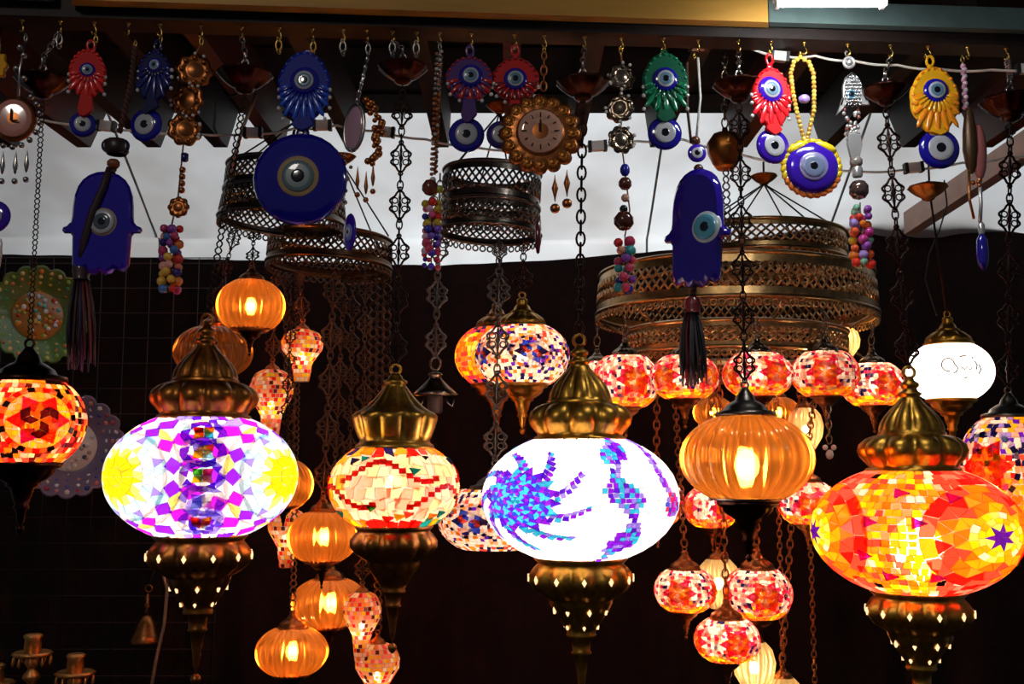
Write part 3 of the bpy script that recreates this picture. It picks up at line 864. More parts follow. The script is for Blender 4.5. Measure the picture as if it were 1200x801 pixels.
chandelier('ring_chandelier', 'small two-tier pierced brass ring half hidden behind the large round blue eye', 336, 2.3,
           [(336, 200, 229, 68, 69, True), (336, 231, 262, 69, 73, True)], PEWTER, (345, 140), .06)
chandelier('ring_chandelier', 'single pierced brass ring with many long chains hanging beneath it', 388, 2.55,
           [(388, 280, 312, 71, 72, True)], pm('6e5038', .36, 1.0, 0, .3, .12), (400, 190), .05)
chandelier('ring_chandelier', 'small two-tier dark pierced ring below the clock pendant', 577, 2.2,
           [(577, 203, 243, 57, 57, True), (577, 245, 275, 57, 60, True)], PEWTER, (585, 130), .05)
chandelier('tiered_chandelier', 'large tiered gold chandelier with a ring of small red lamps', 860, 2.55,
           [(890, 277, 309, 97, 99, True), (860, 326, 372, 156, 160, True), (860, 392, 420, 126, 126, True), (860, 432, 442, 112, 112, False)], pm('b48e5c', .32, 1.0, 0, .35, .12), (897, 214), .02)

# ------------------------------------------------------------------ front row of lamps, hung from the rail
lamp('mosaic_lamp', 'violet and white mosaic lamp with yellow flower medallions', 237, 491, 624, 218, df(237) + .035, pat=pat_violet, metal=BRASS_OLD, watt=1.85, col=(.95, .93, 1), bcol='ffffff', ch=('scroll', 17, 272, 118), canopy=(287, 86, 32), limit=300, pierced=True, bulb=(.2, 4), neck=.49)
lamp('mosaic_lamp', 'cream mosaic lamp with wavy lines of small red squares', 462, 526, 614, 151, df(462) + .035, pat=pat_cream, capk='tulip', metal=BRASS, watt=1.0, col=(1, .84, .62), ch=('filigree', 42, 482, 118), canopy=(472, 78, 29), limit=260, thresh=40, bulb=(.15, 6), neck=.6, bmetal=BRASS_OLD)
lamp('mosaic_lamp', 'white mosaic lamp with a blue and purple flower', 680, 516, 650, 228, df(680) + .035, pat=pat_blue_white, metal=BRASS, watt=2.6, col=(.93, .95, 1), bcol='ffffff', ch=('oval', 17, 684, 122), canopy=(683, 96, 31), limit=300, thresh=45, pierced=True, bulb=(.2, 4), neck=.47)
lamp('glass_lamp', 'large ribbed amber glass lamp with a dark cap hanging before the tiered chandelier', 875, 488, 586, 150, df(875) + .035, glass='amber', capk='flat', base='short', metal=PEWTER, bmetal=BRONZE, watt=.7, col=(1, .72, .38), ch=('filigree', 42, 866, 124), canopy=(866, 98, 30), bulb=(.2, 45), neck=.46, caprn=.95, bcol='ffdf9a', bulbz=-8)
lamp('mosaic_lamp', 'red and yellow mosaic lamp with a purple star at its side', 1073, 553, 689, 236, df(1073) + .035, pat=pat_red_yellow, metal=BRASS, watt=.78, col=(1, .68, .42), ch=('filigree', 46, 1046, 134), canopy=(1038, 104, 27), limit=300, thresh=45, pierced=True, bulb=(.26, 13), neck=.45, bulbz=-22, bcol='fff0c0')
lamp('mosaic_lamp', 'orange mosaic lamp with a red six-pointed star, beside the hanging plates', 30, 448, 540, 132, df(30) + .035, pat=pat_star_big, capk='flat', base='short', metal=BRONZE, watt=.95, col=(1, .7, .42), ch=('scroll', 13, 52, 118), canopy=(50, 92, 31), limit=240, thresh=30, bulb=(.15, 5), neck=.62)
lamp('mosaic_lamp', 'navy dotted mosaic lamp with orange lower half, behind the red and yellow lamp', 1186, 490, 602, 116, df(1186) + .17, pat=pat_autumn, capk='flat', base='short', metal=PEWTER, bmetal=BRASS_OLD, watt=.62, col=(1, .78, .55), ch=('filigree', 44, 1190, 148), canopy=(1184, 117, 34), neck=.5, bulb=(.15, 5))

# ------------------------------------------------------------------ lamps further back
t = lamp('opal_lamp', 'plain white opal glass lamp with faint script and gold mounts', 1113, 404, 467, 98, 2.1, glass='opal', capk='bell', base='short', metal=BRASS, watt=1.0, col=(1, .95, .88), neck=.56, bulb=(.2, 4), bcol='ffffff')
k = MB(); R = random.Random(2)                                # faint etched script
def on_globe(th, lat, a=49.4, b=38.5): return (a * cos(lat) * sin(th), -a * cos(lat) * cos(th), b * sin(lat))
k.tube([on_globe(-.42 + .14 * cos(q * .5), .12 + .2 * sin(q * .5)) for q in range(11)], .8, 4)
for x0, y0, pts in ((-.12, .02, [(0, .1), (.06, -.02), (.02, -.12), (-.04, -.16)]), (.02, 0, [(0, .04), (.06, -.04), (.12, .05), (.18, -.05), (.24, .03)]), (.34, .1, [(0, .12), (.05, 0), (.02, -.14)]), (.44, .02, [(0, .1), (.05, -.05), (-.01, -.18)]), (0, .36, [(0, 0), (.1, .02), (.16, .03)]), (.3, .3, [(0, .06), (.02, -.02)]), (.08, -.28, [(0, 0), (.08, .01)]), (-.5, -.2, [(0, 0), (.02, .02)])):
    k.tube([on_globe(x0 - .15 + p[0], y0 + p[1]) for p in pts], .8, 4)
t.part('inscription', k, pm('4a4434', .6))
k = MB(); k.tube([(-12 - 0, 0, 66), (-16, 0, 80), (-24, 0, 110), (-18, 0, 140), (-4, 0, 170), (6, 0, 200), (4, 0, 230)], .9, 6); t.part('cable', k, pm('15100e', .6))
k = MB(); k.tube([(0, 0, 64), (-6, 0, 130), (-14, 0, 215), (-14, 0, (2.455 - W(1113, 435.5, 2.1).z) / t.u)], 1.3, 6); t.part('hanging_rod', k, DARKCHAIN)
k = MB(); k.lathe(sc(CANOPY, 22), 28, 9, .1); t.part('ceiling_cup', k, BRASS_OLD, at=(-16, 0, 222))

lamp('mosaic_lamp', 'white mosaic lamp with navy flecks under the dark two-tier ring', 612, 384, 449, 108, 2.2, pat=pat_white_dots, capk='bell', base='short', metal=BRASS, watt=.75, col=(1, .84, .68), ch=('filigree', 38, 614, 282), neck=.6, caprn=.9, basern=.9, dtop=rimC(614, -1))
lamp('mosaic_lamp', 'yellow mosaic lamp half hidden behind the navy flecked one', 582, 386, 449, 96, 2.39, pat=pat_yellow_side, capk='bell', base='short', metal=BRASS_OLD, watt=.7, col=(1, .75, .45), ch=('filigree', 38, 586, 282), neck=.6, caprn=.9, dtop=rimC(586, 1))
lamp('mosaic_lamp', 'white mosaic lamp with dark flecks half hidden behind the blue flower lamp', 580, 574, 641, 132, 2.0, pat=pat_white_dots, capk='flat', base=None, metal=PEWTER, watt=.6, col=(1, .84, .7), ch=('filigree', 46, 586, 280), neck=.6, caprn=.7, chmat=PEWTER, rot=.6, dtop=rimC(586, -1))

# empty brass cap without a globe
t = T('lamp_cap', 'small brass lamp cap hanging on a chain without its glass', 'lamp cap', 510, 452, 1.95, 482)
k = MB(); k.lathe(sc([(.85, -.1), (1.0, -.06), (1.02, .02), (.8, .22), (.5, .5), (.3, .7), (.26, .8), (.34, .86), (.3, .95), (.14, 1.0), (.005, 1.02)], 26), 36, 10, .08); t.part('cap', k, NICKEL, at=(0, 0, -10))
k = MB(); k.lathe([(9, -12), (9, -30), (7, -32), (.01, -32)], 16); t.part('socket', k, pm('3a2a22', .5))
for sx in (-1, 1):
    k = MB(); k.tube([(sx * 12, 0, -10), (sx * 15, 0, -20), (sx * 20, 0, -24), (sx * 22, 0, -16)], .9, 5); t.part('wire_clip', k, SILVER)
k = MB(); k.torus((0, 0, 26), 6, 1.4, 14, 5, sz=1.3); t.part('ring', k, NICKEL)
chain(t, (0, 0, 33), (4, 0, 255), 'filigree', 40, PEWTER)

# ------------------------------------------------------------------ left cluster of amber and confetti lamps
AM = dict(glass='amber', capk='bell', base='short', metal=COPPER, bmetal=BRONZE, watt=.6, col=(1, .62, .28), neck=.5, bulb=(.18, 45), bcol='ffcf80', caprn=.8, basern=.75)
lamp('glass_lamp', 'ribbed amber glass lamp hanging just under the half hidden two-tier ring', 294, 329, 388, 77, 2.35, ch=('filigree', 26, 298, 268), dtop=rimA(298, 1), **AM)
lamp('glass_lamp', 'ribbed amber glass lamp behind the cap of the violet lamp', 250, 384, 441, 88, 2.45, ch=('filigree', 26, 278, 264), dtop=rimA(278, 1), **{**AM, 'watt': .14, 'bulb': (.06, 8)})
lamp('glass_lamp', 'ribbed amber glass lamp peeking out behind the violet lamp', 333, 540, 594, 66, 2.28, ch=('filigree', 24, 344, 318), dtop=rimB(344, -1), **{**AM, 'watt': .2})
lamp('glass_lamp', 'ribbed amber glass lamp beside the base of the cream lamp, uppermost of three', 378, 600, 658, 80, 2.4, ch=('filigree', 40, 392, 318), chmat=CHAINBR, dtop=rimB(392, -1), **AM)
lamp('glass_lamp', 'ribbed amber glass lamp in the middle of a stack of three', 386, 679, 734, 87, 2.66, ch=('filigree', 30, 404, 318), chmat=CHAINBR, dtop=rimB(404, 1), **AM)
lamp('glass_lamp', 'lowest ribbed amber glass lamp of the stack of three', 342, 736, 790, 82, 2.55, ch=('scroll', 16, 350, 318), chmat=CHAINBR, dtop=rimB(350, 1), **AM)
VS = dict(glass='vase', capk='bell', base=None, metal=COPPER, watt=.11, col=(1, .68, .42), bulb=(.16, 8), bcol='ffd9a0', caprn=.7)
lamp('mosaic_vase_lamp', 'confetti mosaic vase lamp beside the highest amber lamp', 354, 386, 447, 48, 2.46, ch=('filigree', 30, 352, 318), chmat=CHAINBR, dtop=rimB(352, -1), **VS)
lamp('mosaic_vase_lamp', 'confetti mosaic vase lamp above the shoulder of the violet lamp', 318, 433, 515, 50, 2.5, ch=('filigree', 30, 324, 318), chmat=CHAINBR, dtop=rimB(324, -1), **VS)
lamp('mosaic_vase_lamp', 'confetti mosaic vase lamp behind the uppermost stacked amber lamp', 336, 596, 664, 44, 2.66, ch=('filigree', 30, 334, 318), chmat=CHAINBR, dtop=rimB(334, 1), **VS)
lamp('mosaic_vase_lamp', 'confetti mosaic vase lamp between the stacked amber lamps and the cream lamp base', 424, 694, 772, 44, 2.46, ch=('filigree', 30, 428, 318), chmat=CHAINBR, dtop=rimB(428, -1), **VS)
lamp('mosaic_vase_lamp', 'confetti mosaic vase lamp hanging lowest, under the finial of the cream lamp', 442, 754, 830, 52, 2.64, ch=('scroll', 20, 446, 318), chmat=CHAINBR, dtop=rimB(446, 1), **VS)
for i, (x, yb, lab) in enumerate(((340, 560, 'scroll'), (410, 540, 'filigree'), (436, 470, 'scroll'), (452, 450, 'scroll'))):
    t = T('spare_chain', 'bare brown lamp chain hanging from the single pierced ring', 'chain', x, yb, rimB(x, 1), yb + 6, 'bare chains under the single pierced ring')
    chain(t, (0, 0, 0), (0, 0, yb - 316), lab, 22 if lab == 'scroll' else 30, CHAINBR)
    k = MB(); k.torus((0, 0, -4), 4, 1.2, 12, 5); t.part('ring', k, COPPER)

# ------------------------------------------------------------------ red lamps around the tiered chandelier
RD = dict(pat=pat_red_star, capk='bell', base='short', metal=NICKEL, bmetal=COPPER, watt=.68, col=(1, .72, .52), neck=.58, bulb=(.16, 6), caprn=.78, basern=.8)
for x, y0, y1, w, d, r, lab in ((733, 418, 476, 77, 2.36, .3, 'red star mosaic lamp on the chandelier, beside the cap of the blue flower lamp'),
                                (802, 418, 466, 77, 2.25, .9, 'red star mosaic lamp on the chandelier, behind the black tassel'),
                                (888, 415, 463, 79, 2.23, .6, 'red star mosaic lamp on the chandelier, just above the large amber glass lamp'),
                                (967, 413, 463, 76, 2.31, .0, 'red star mosaic lamp on the chandelier, with a star facing the walkway'),
                                (1023, 427, 474, 70, 2.48, .5, 'red star mosaic lamp on the chandelier, next to the white opal lamp'),
                                (700, 425, 470, 60, 2.62, .5, 'red star mosaic lamp on the chandelier, farther back behind the blue flower lamp')):
    lamp('small_mosaic_lamp', lab, x, y0, y1, w, d, ch=('oval', 12, x, 372 if y0 < 425 else 380), chmat=NICKEL, rot=r, group='red lamps around the tiered chandelier', **RD)
TX = {852: 842}; TB = {803: 788, 946: 960}
for x, y0, y1, w, d, r, lab, ct in ((803, 668, 714, 70, 2.42, -.2, 'red star mosaic lamp hung low, beside the base of the blue flower lamp', 420),
                                    (888, 668, 722, 78, 2.42, .25, 'red star mosaic lamp hung low, with the tall ribbed copper cap', 420),
                                    (852, 726, 772, 74, 2.34, .35, 'red star mosaic lamp hung lowest, below two others', 420),
                                    (834, 572, 616, 62, 2.6, .5, 'red star mosaic lamp half hidden behind the base of the large amber glass lamp', 420),
                                    (946, 566, 612, 66, 2.46, .1, 'red star mosaic lamp half hidden between the large amber lamp and the red yellow lamp', 420),
                                    (770, 565, 612, 62, 2.7, .7, 'red star mosaic lamp peeking out behind the blue flower lamp', 420)):
    lamp('small_mosaic_lamp', lab, x, y0, y1, w, d, ch=('oval', 12, TX.get(x, TB.get(x, x)), ct, True), dtop=rimD(TX.get(x, TB.get(x, x)), -1 if x in TX else 1), chmat=COPPER, rot=r, group='red lamps hung low under the tiered chandelier', **{**RD, 'metal': COPPER, 'caprn': .9})
CLR = dict(glass='clear', capk='bell', base=None, metal=COPPER, watt=.16, col=(1, .72, .4), bulb=(.24, 14), bcol='ffe2ae', caprn=.8)
for x, y0, y1, w, d, lab, ct in ((842, 655, 712, 48, 2.74, 'ribbed clear glass tulip lamp between two low red lamps', 420),
                                 (884, 752, 812, 48, 2.58, 'ribbed clear glass tulip lamp beneath the low red lamps', 420),
                                 (990, 384, 420, 34, 2.62, 'ribbed clear glass tulip lamp up behind the chandelier ring', 372),
                                 (944, 478, 530, 40, 2.72, 'ribbed clear glass tulip lamp between the large amber lamp and the crystal drop', 420),
                                 (918, 794, 850, 46, 2.6, 'ribbed clear glass tulip lamp hanging lowest of the tulip lamps', 420)):
    lamp('glass_lamp', lab, x, y0, y1, w, d, ch=('oval', 12, {842: 872, 884: 892, 918: 940, 990: 984}.get(x, x), ct, True), chmat=COPPER, dtop=rimD({842: 872, 884: 892, 918: 940, 990: 984}.get(x, x), 1), **CLR)
AO = {**AM, 'watt': .16, 'metal': COPPER}
lamp('glass_lamp', 'small ribbed amber lamp glowing between the black tassel and the large amber lamp', 836, 466, 500, 46, 2.78, ch=('oval', 12, 836, 424, True), dtop=rimD(836, 1), **AO)
lamp('glass_lamp', 'small ribbed amber lamp glowing between the large amber lamp and a clear tulip lamp', 913, 466, 500, 46, 2.8, ch=('oval', 12, 913, 424, True), dtop=rimD(913, 1), **AO)
for x, y0, y1, lab in ((918, 430, 790, 'long thin copper chain below the chandelier, beside the low red lamps'), (956, 620, 830, 'thin copper chain hanging beneath the half hidden red lamp')):
    t = T('thin_chain', lab, 'chain', x, y1, 2.45, y1)
    chain(t, (0, 0, 0), (0, 0, y1 - y0), 'oval', 9, COPPER, True)
t = T('crystal_drop', 'small clear crystal drop with a ring, hanging below the chandelier lamps', 'crystal drop', 972, 520, 2.3, 540)
k = MB(); k.ball((0, 0, -12), 5, 8, (1, 1, 1.2)); k.ball((-5, 0, -4), 3.5, 8); k.ball((5, 0, -4), 3.5, 8); t.part('crystal', k, PEARL)
chain(t, (0, 0, 0), (0, 0, 130), 'oval', 11, NICKEL, True)

# ------------------------------------------------------------------ charms on the rail
def clasp(t, x, y0, y1, mat=SILVER):
    """lobster clasp with two rings between photo rows y0 (hook) and y1 (charm)"""
    k = MB(); h = max(8, y1 - y0)
    k.torus((0, 0, -h * .16), h * .12, h * .045, 10, 5, rot=Matrix.Rotation(1.2, 3, 'Z'))
    k.torus((0, 0, -h * .5), h * .16, h * .06, 12, 5, sz=1.7)
    k.torus((0, 0, -h * .86), h * .13, h * .045, 10, 5, rot=Matrix.Rotation(1.0, 3, 'Z'))
    t.part('clasp', k, mat, at=t.l(x, y0))
def eye(t, x, y, R, base=NAVY, rings=((.6, PALE), (.22, INK)), yy=0, rz=0.0, rx=1.0, rxx=0.0):
    o = t.inst('eye_bead', DOME(), base, t.l(x, y, yy), (rxx, 0, rz), (R * rx, R, R))
    z = -.235
    for i, (r, mt) in enumerate(rings):
        nm = 'pupil' if i == len(rings) - 1 else ('eye_white' if i == 0 else 'iris')
        o2 = put(nm, DISC(), o, (0, z, 0), (0, 0, 0), r, mt); z -= .04 if i == 0 else .025
    return o
def shine(t, pts, r=2.2, mat=PEARL, name='rhinestone'):
    for (x, y) in pts: t.inst(name, BALL(), mat, t.l(x, y, -3), (0, 0, 0), r)
def cluster(t, x, y0, y1, w, cols, r=4.4, per=3):
    R = random.Random(int(x * 3)); n = int((y1 - y0) / (r * 1.55))
    for i in range(n):
        for j in range(per):
            a = 2 * pi * (j + R.random() * .6 + i * .4) / per
            t.inst('bead', BALL(), gl(R.choice(cols)), t.l(x + w * .5 * cos(a), y0 + (y1 - y0) * (i + .5) / n + R.uniform(-1.5, 1.5), w * .4 * sin(a)), (0, 0, 0), r * R.uniform(.8, 1.15))
    k = MB(); k.tube([t.l(x, y0 - 4), t.l(x, y1)], .8, 5); t.part('thread', k, pm('6a3a20', .7))
def bead(t, x, y, r, col, sc_=(1, 1, 1), metal=None):
    return t.inst('bead', BALL(), metal or gl(col), t.l(x, y), (0, 0, 0), (r * sc_[0], r * sc_[1], r * sc_[2]))
def cord(t, pts, r, mat, name='cord', n=6):
    k = MB(); k.tube([t.l(x, y) for x, y in pts], r, n); return t.part(name, k, mat)
def braid(t, pts, r, mat, name='braided_cord', step=4.0):
    """two strands twisted round each other"""
    P = []; 
    for (a, b) in zip(pts, pts[1:]):
        n = max(1, int(hypot(b[0] - a[0], b[1] - a[1]) / (step / 3)))
        for i in range(n): P.append((a[0] + (b[0] - a[0]) * i / n, a[1] + (b[1] - a[1]) * i / n))
    P.append(pts[-1])
    k = MB()
    for s_ in (0, pi):
        k.tube([(t.l(x, y)[0] + r * .6 * cos(i * 2 * pi / 9 + s_), r * .6 * sin(i * 2 * pi / 9 + s_), t.l(x, y)[2]) for i, (x, y) in enumerate(P)], r * .62, 6)
    return t.part(name, k, mat)
def tassel(t, x, y0, y1, w, cols, lean=0.0):
    R = random.Random(int(x)); h = y1 - y0
    k = MB(); k.lathe([(w * .12, 0), (w * .26, -h * .03), (w * .3, -h * .1), (w * .24, -h * .16), (w * .28, -h * .18)], 14); hd = t.part('tassel_head', k, gl(cols[0], .5), at=t.l(x, y0))
    k = MB()
    for i in range(26):
        a = R.uniform(0, 2 * pi); q = sqrt(R.random()); e = R.uniform(.82, 1.0)
        sx, sy = cos(a) * q, sin(a) * q * .6
        k.tube([(sx * w * .22, sy * w * .22, -h * .15), (sx * w * .42 + lean * .3, sy * w * .4, -h * .4), (sx * w * .5 + lean * .7 + R.uniform(-2, 2), sy * w * .5, -h * .7 * e), (sx * w * .52 + lean, sy * w * .5, -h * e)], [1.4, 2.0, 2.0, 1.1], 5, mat=pm(R.choice(cols), .55))
    o = t.part('tassel_strands', k, at=t.l(x, y0)); o['kind'] = 'stuff'
def pendant(label, hx, cx, cy, rx, ry, col, fcol, ey, low, nf=9, ytop=None, rz=0.0, pearl=True, tailw=.45, eyebase=NAVY, extra=None, lowbase=NAVY, group=None, yhook=None):
    """peacock-feather evil-eye charm: feathered drop with an eye, a short tail and a second round eye below"""
    d = df(cx) - .022
    t = T('evil_eye_charm', label, 'charm', cx, cy, d, low[1] + low[2], group, rz)
    y0 = hy(hx) + 8; ytop = ytop or cy - ry - 12
    clasp(t, hx, y0, ytop + 4, GOLD)
    k = MB(); k.torus((0, 0, 0), 4.2, 1.7, 12, 6, sz=1.5); k.ball((0, 0, -9), 4, 8, (1, .6, 1.4)); t.part('loop', k, gl(col), at=t.l(cx + (hx - cx) * .3, ytop + 6))
    out = []
    for i in range(48):
        a = 2 * pi * i / 48; s_, c_ = sin(a), cos(a)
        x = rx * s_ * (1 if c_ > 0 else (1 - .45 * abs(c_) ** 2)); z = ry * c_
        q = 1 + (.05 * abs(sin(a * 6)) if c_ < .4 else 0)
        out.append((x * q, z * q))
    k = MB(); k.plate(out, 6, 0); body = t.part('body', k, pm(col, .55, 0, 0, 0, 60, 0, .25))
    ez = cy - ey[1]; ex = ey[0] - cx
    fm = gl(fcol, .2)
    def feather(mb): mb.ball((0, 0, 0), 1, 8)
    for i in range(nf):
        a = -pi / 2 + (i - (nf - 1) / 2) * (2.5 / max(1, nf - 1))
        L0 = ey[2] * 1.0; L1 = min(rx / max(.25, abs(cos(a))) * .96, ry * 1.0 + ez * .8) if abs(cos(a)) > .2 else ry + ez
        L1 = max(L1, L0 + 6); mid = (L0 + L1) / 2
        put('feather', shared('feather', feather), body, (ex + cos(a) * mid, -6.2, ez + sin(a) * mid), (0, -(a + pi / 2), 0), (2.6 + rx * .035, 2.2, (L1 - L0) / 2), fm)
        if pearl and abs(cos(a)) > .35:
            put('rhinestone', BALL(), body, (ex + cos(a) * L1 * 1.03, -5, ez + sin(a) * L1 * 1.03), (0, 0, 0), 2.3, PEARL)
    for i in range(nf - 1):
        a = -pi / 2 + (i - (nf - 2) / 2) * (2.5 / max(1, nf - 1))
        put('feather', shared('feather', feather), body, (ex + cos(a) * ey[2] * 1.35, -7.6, ez + sin(a) * ey[2] * 1.35), (0, -(a + pi / 2), 0), (2.2, 1.8, ey[2] * .5), gl(col, .2))
    for i in range(15):
        a = -.35 + (pi + .7) * i / 14
        put('rim_bead', BALL(), body, (rx * .93 * cos(a), -5.5, ry * .93 * sin(a)), (0, 0, 0), 2.2, fm)
    eye(t, ey[0], ey[1], ey[2], eyebase, ((.66, PALE), (.5, IRIS), (.26, INK)), -6)
    k = MB(); tw = rx * tailw; zt = -ry * .82; zb = -(low[1] - low[2] * .8 - cy)
    k.plate([(-tw * .7 , zt), (tw * .7, zt), (tw, zb + (zt - zb) * .25), (tw * .55 + (low[0] - cx) * .8, zb - 2), ((low[0] - cx) * .8, zb - 5), (-tw * .55 + (low[0] - cx) * .8, zb - 2), (-tw, zb + (zt - zb) * .25)], 6, -2); t.part('tail', k, pm(col, .55, 0, 0, 0, 60, 0, .25))
    eye(t, low[0], low[1], low[2], lowbase, ((.62, PALE), (.24, INK)), 0)
    if extra: extra(t)
    return t

pendant('red feathered evil-eye charm with a small blue eye beneath', 110, 103, 88, 20, 30, 'c8120e', 'e8281c', (103, 84, 9), (100, 148, 15), 9, 46, .25)
pendant('dark navy feathered evil-eye charm hanging in shadow', 187, 182, 92, 21, 32, '0a0c46', '10146a', (184, 78, 9), (173, 148, 20), 9, 46, -.15)
pendant('small multicoloured evil-eye charm with purple rim and red crescent', 552, 550, 95, 27, 28, '4c2a70', 'b01a18', (552, 91, 14), (547, 160, 21), 7, 52, 0, tailw=.35,
        extra=lambda t: shine(t, [(533, 108), (540, 114), (550, 117), (560, 115), (567, 108)], 4.2, gl('e01a10'), 'red_bead'))
pendant('red rimmed evil-eye charm beside the clock pendant', 603, 604, 96, 27, 28, 'c01410', '7a1416', (604, 95, 14), (587, 160, 17), 7, 52, 0, tailw=.3, lowbase=gl('2a1c6a'),
        extra=lambda t: shine(t, [(588, 107), (596, 113), (613, 112), (621, 106)], 4.2, gl('c06a20'), 'amber_bead'))
pendant('green feathered evil-eye charm with a round blue eye beneath', 777, 779, 100, 26, 38, '06563a', '0a7a4c', (779, 95, 15), (778, 158, 20), 9, 58, 0)
pendant('glossy red feathered evil-eye charm lit by the tube light', 903, 903, 117, 24, 38, 'd8101a', 'f0202c', (900, 107, 16), (904, 173, 21), 9, 62, .25, eyebase=PURPLE, lowbase=PURPLE)
pendant('yellow feathered evil-eye charm with a dark blue eye beneath', 1087, 1094, 120, 28, 42, 'e2a010', 'f08a10', (1095, 108, 15), (1098, 176, 24), 11, 64, 0, pearl=False)

# blue peacock with the large round eye
def big_disc(t):
    eye(t, 354, 212, 55, NAVY, ((.44, gl('a98a5c', .3)), (.34, gl('5d7274', .35)), (.14, INK)), 2)
    shine(t, [(357, 178)], 2)
    for q in range(26):
        a = -1.0 + q * .09
        t.inst('rhinestone', BALL(), PEARL, t.l(354 + 55 * cos(a), 212 - 55 * sin(a) * .2 + 10 + q * .8, -1), (0, 0, 0), 1.4) if q > 30 else None
t = pendant('blue peacock evil-eye charm with a very large round blue eye beneath', 366, 357, 104, 30, 44, '0c1c8a', '1d4fc4', (358, 97, 17), (356, 158, 8), 11, 58, 0, extra=big_disc)

# blue upturned hand with braided cord
def hand_outline(w, h):
    half = [(0, .5), (.1, .493), (.2, .465), (.28, .42), (.34, .355), (.38, .26), (.395, .16), (.4, .06), (.41, .01), (.46, -.03), (.51, -.045), (.525, -.075), (.5, -.1), (.42, -.1), (.385, -.13), (.37, -.42), (.31, -.475), (.24, -.46), (.2, -.44), (.15, -.49), (.06, -.505), (0, -.47)]
    return [(x * w, z * h) for x, z in half] + [(-x * w, z * h) for x, z in half[-2:0:-1]]
t = T('hand_charm', 'large blue glass hand charm with a beige ringed eye on a brown braided cord', 'charm', 122, 262, df(122) - .022, 438)
clasp(t, 150, hy(150) + 8, 48, GOLD)
braid(t, [(150, 46), (147, 90), (140, 130), (135, 152)], 3.2, pm('4a2418', .7))
for x, y in ((125, 169), (141, 170)): eye(t, x, y, 9, gl('1a1030'), ((.6, PEARL), (.25, INK)), -4)
k = MB(); k.lathe([(11, -9), (14, -5), (14, 5), (11, 9), (.01, 9)], 12); t.part('wooden_bead', k, pm('2a120c', .4), at=t.l(133, 170))
bead(t, 130, 190, 8, '8a4a24', (1, 1, .8)); braid(t, [(130, 196), (127, 215), (122, 235)], 3.4, pm('5a2a16', .7), 'wrapped_cord')
k = MB(); k.plate(hand_outline(88, 122), 10, 0); t.part('glass_hand', k, gl('26109c', .1), at=t.l(122, 262))
k = MB(); k.tube([t.l(130, 198, -12), t.l(124, 222, -13), t.l(113, 250, -13), t.l(104, 285, -12), t.l(98, 308, -6)], [3.6, 4.2, 4.6, 4.2, 3], 8); t.part('front_cord', k, pm('2a1210', .6))
eye(t, 124, 262, 18, gl('a9946c', .3), ((.8, PALE), (.55, gl('4e5a60')), (.28, INK)), -8)
tassel(t, 98, 305, 437, 36, ['3a1414', '5a1a1a', '1c1030', '7a4a34', '120808', '6a2018'], 4)

# copper and silver rosette strands
def m_rosette(mb):
    mb.lathe([(.001, -.1), (.9, -.12, 1), (1, 0, 1), (.86, .1, 1), (.6, .14, .6), (.55, .1), (.4, .18), (.2, .24), (.001, .26)], 36, 8, .2, axis='y')
    for k in range(8):
        a = 2 * pi * k / 8; mb.ball((.72 * cos(a), -.16, .72 * sin(a)), .17, 6)
def rosettes(label, hx, spots, mat, cl, ytop):
    x, y = spots[0][:2]
    t = T('rosette_strand', label, 'charm', x, y, df(x) - .01, cl[2])
    clasp(t, hx, hy(hx) + 8, ytop + 4, GOLD)
    for i, (x_, y_, r) in enumerate(spots):
        t.inst('rosette', shared('rosette', m_rosette), mat, t.l(x_, y_), (0, .2 * i, .3 * (-1) ** i), r)
        R = random.Random(i)
        shine(t, [(x_ + r * cos(a) * 1.0, y_ + r * sin(a) * 1.0) for a in [R.uniform(0, 2 * pi) for _ in range(6)]], 2.0, PEARL)
    cord(t, [(hx, ytop), (spots[0][0], spots[0][1] - spots[0][2]), (spots[-1][0], spots[-1][1]), (cl[0] + 6, cl[1] - 30), (cl[0], cl[1])], 1.0, pm('7a4a2a', .5), 'thread')
    return t
MULTI = ['d8281c', 'e8782a', 'e8b43a', '3a6aa8', '8a3a98', 'c83a6a', 'e8a090', '2a1a6a', 'd86a4a']
t = rosettes('strand of three copper rosettes ending in a rose bead and bright bead cluster', 235, [(228, 83, 20), (222, 119, 20), (219, 154, 19)], COPPER, (208, 266, 346), 50)
k = MB(); k.lathe([(3, -5), (4.5, -4), (4.5, 4), (3, 5)], 8); t.part('blue_bead', k, gl('1c1460'), at=t.l(220, 187))
for y in (202, 210, 218, 226): bead(t, 218, y, 4, 'c06a3a', (1, 1, 1), COPPER)
t.inst('rose_bead', shared('rosette', m_rosette), COPPER, t.l(215, 246), (0, 0, 0), 12)
cluster(t, 208, 268, 345, 18, MULTI, 5.2, 4)
t = rosettes('strand of three silvery gold rosettes ending in a brown ball and bead cluster', 728, [(729, 90, 16), (726, 128, 17), (727, 166, 16)], NICKEL, (730, 280, 352), 60)
bead(t, 731, 202, 6, '2026a0', (1, 1, 1.3)); bead(t, 731, 218, 8, '5a2a18'); bead(t, 731, 235, 5, 'd8a088'); bead(t, 729, 248, 5, '141414'); bead(t, 729, 262, 12, '4a2414')
cluster(t, 730, 282, 345, 16, ['d02018', '2a2a9a', 'e08a6a', '2090a8', '7a3a9a', '30a0a0', 'c83a5a'], 6, 3)

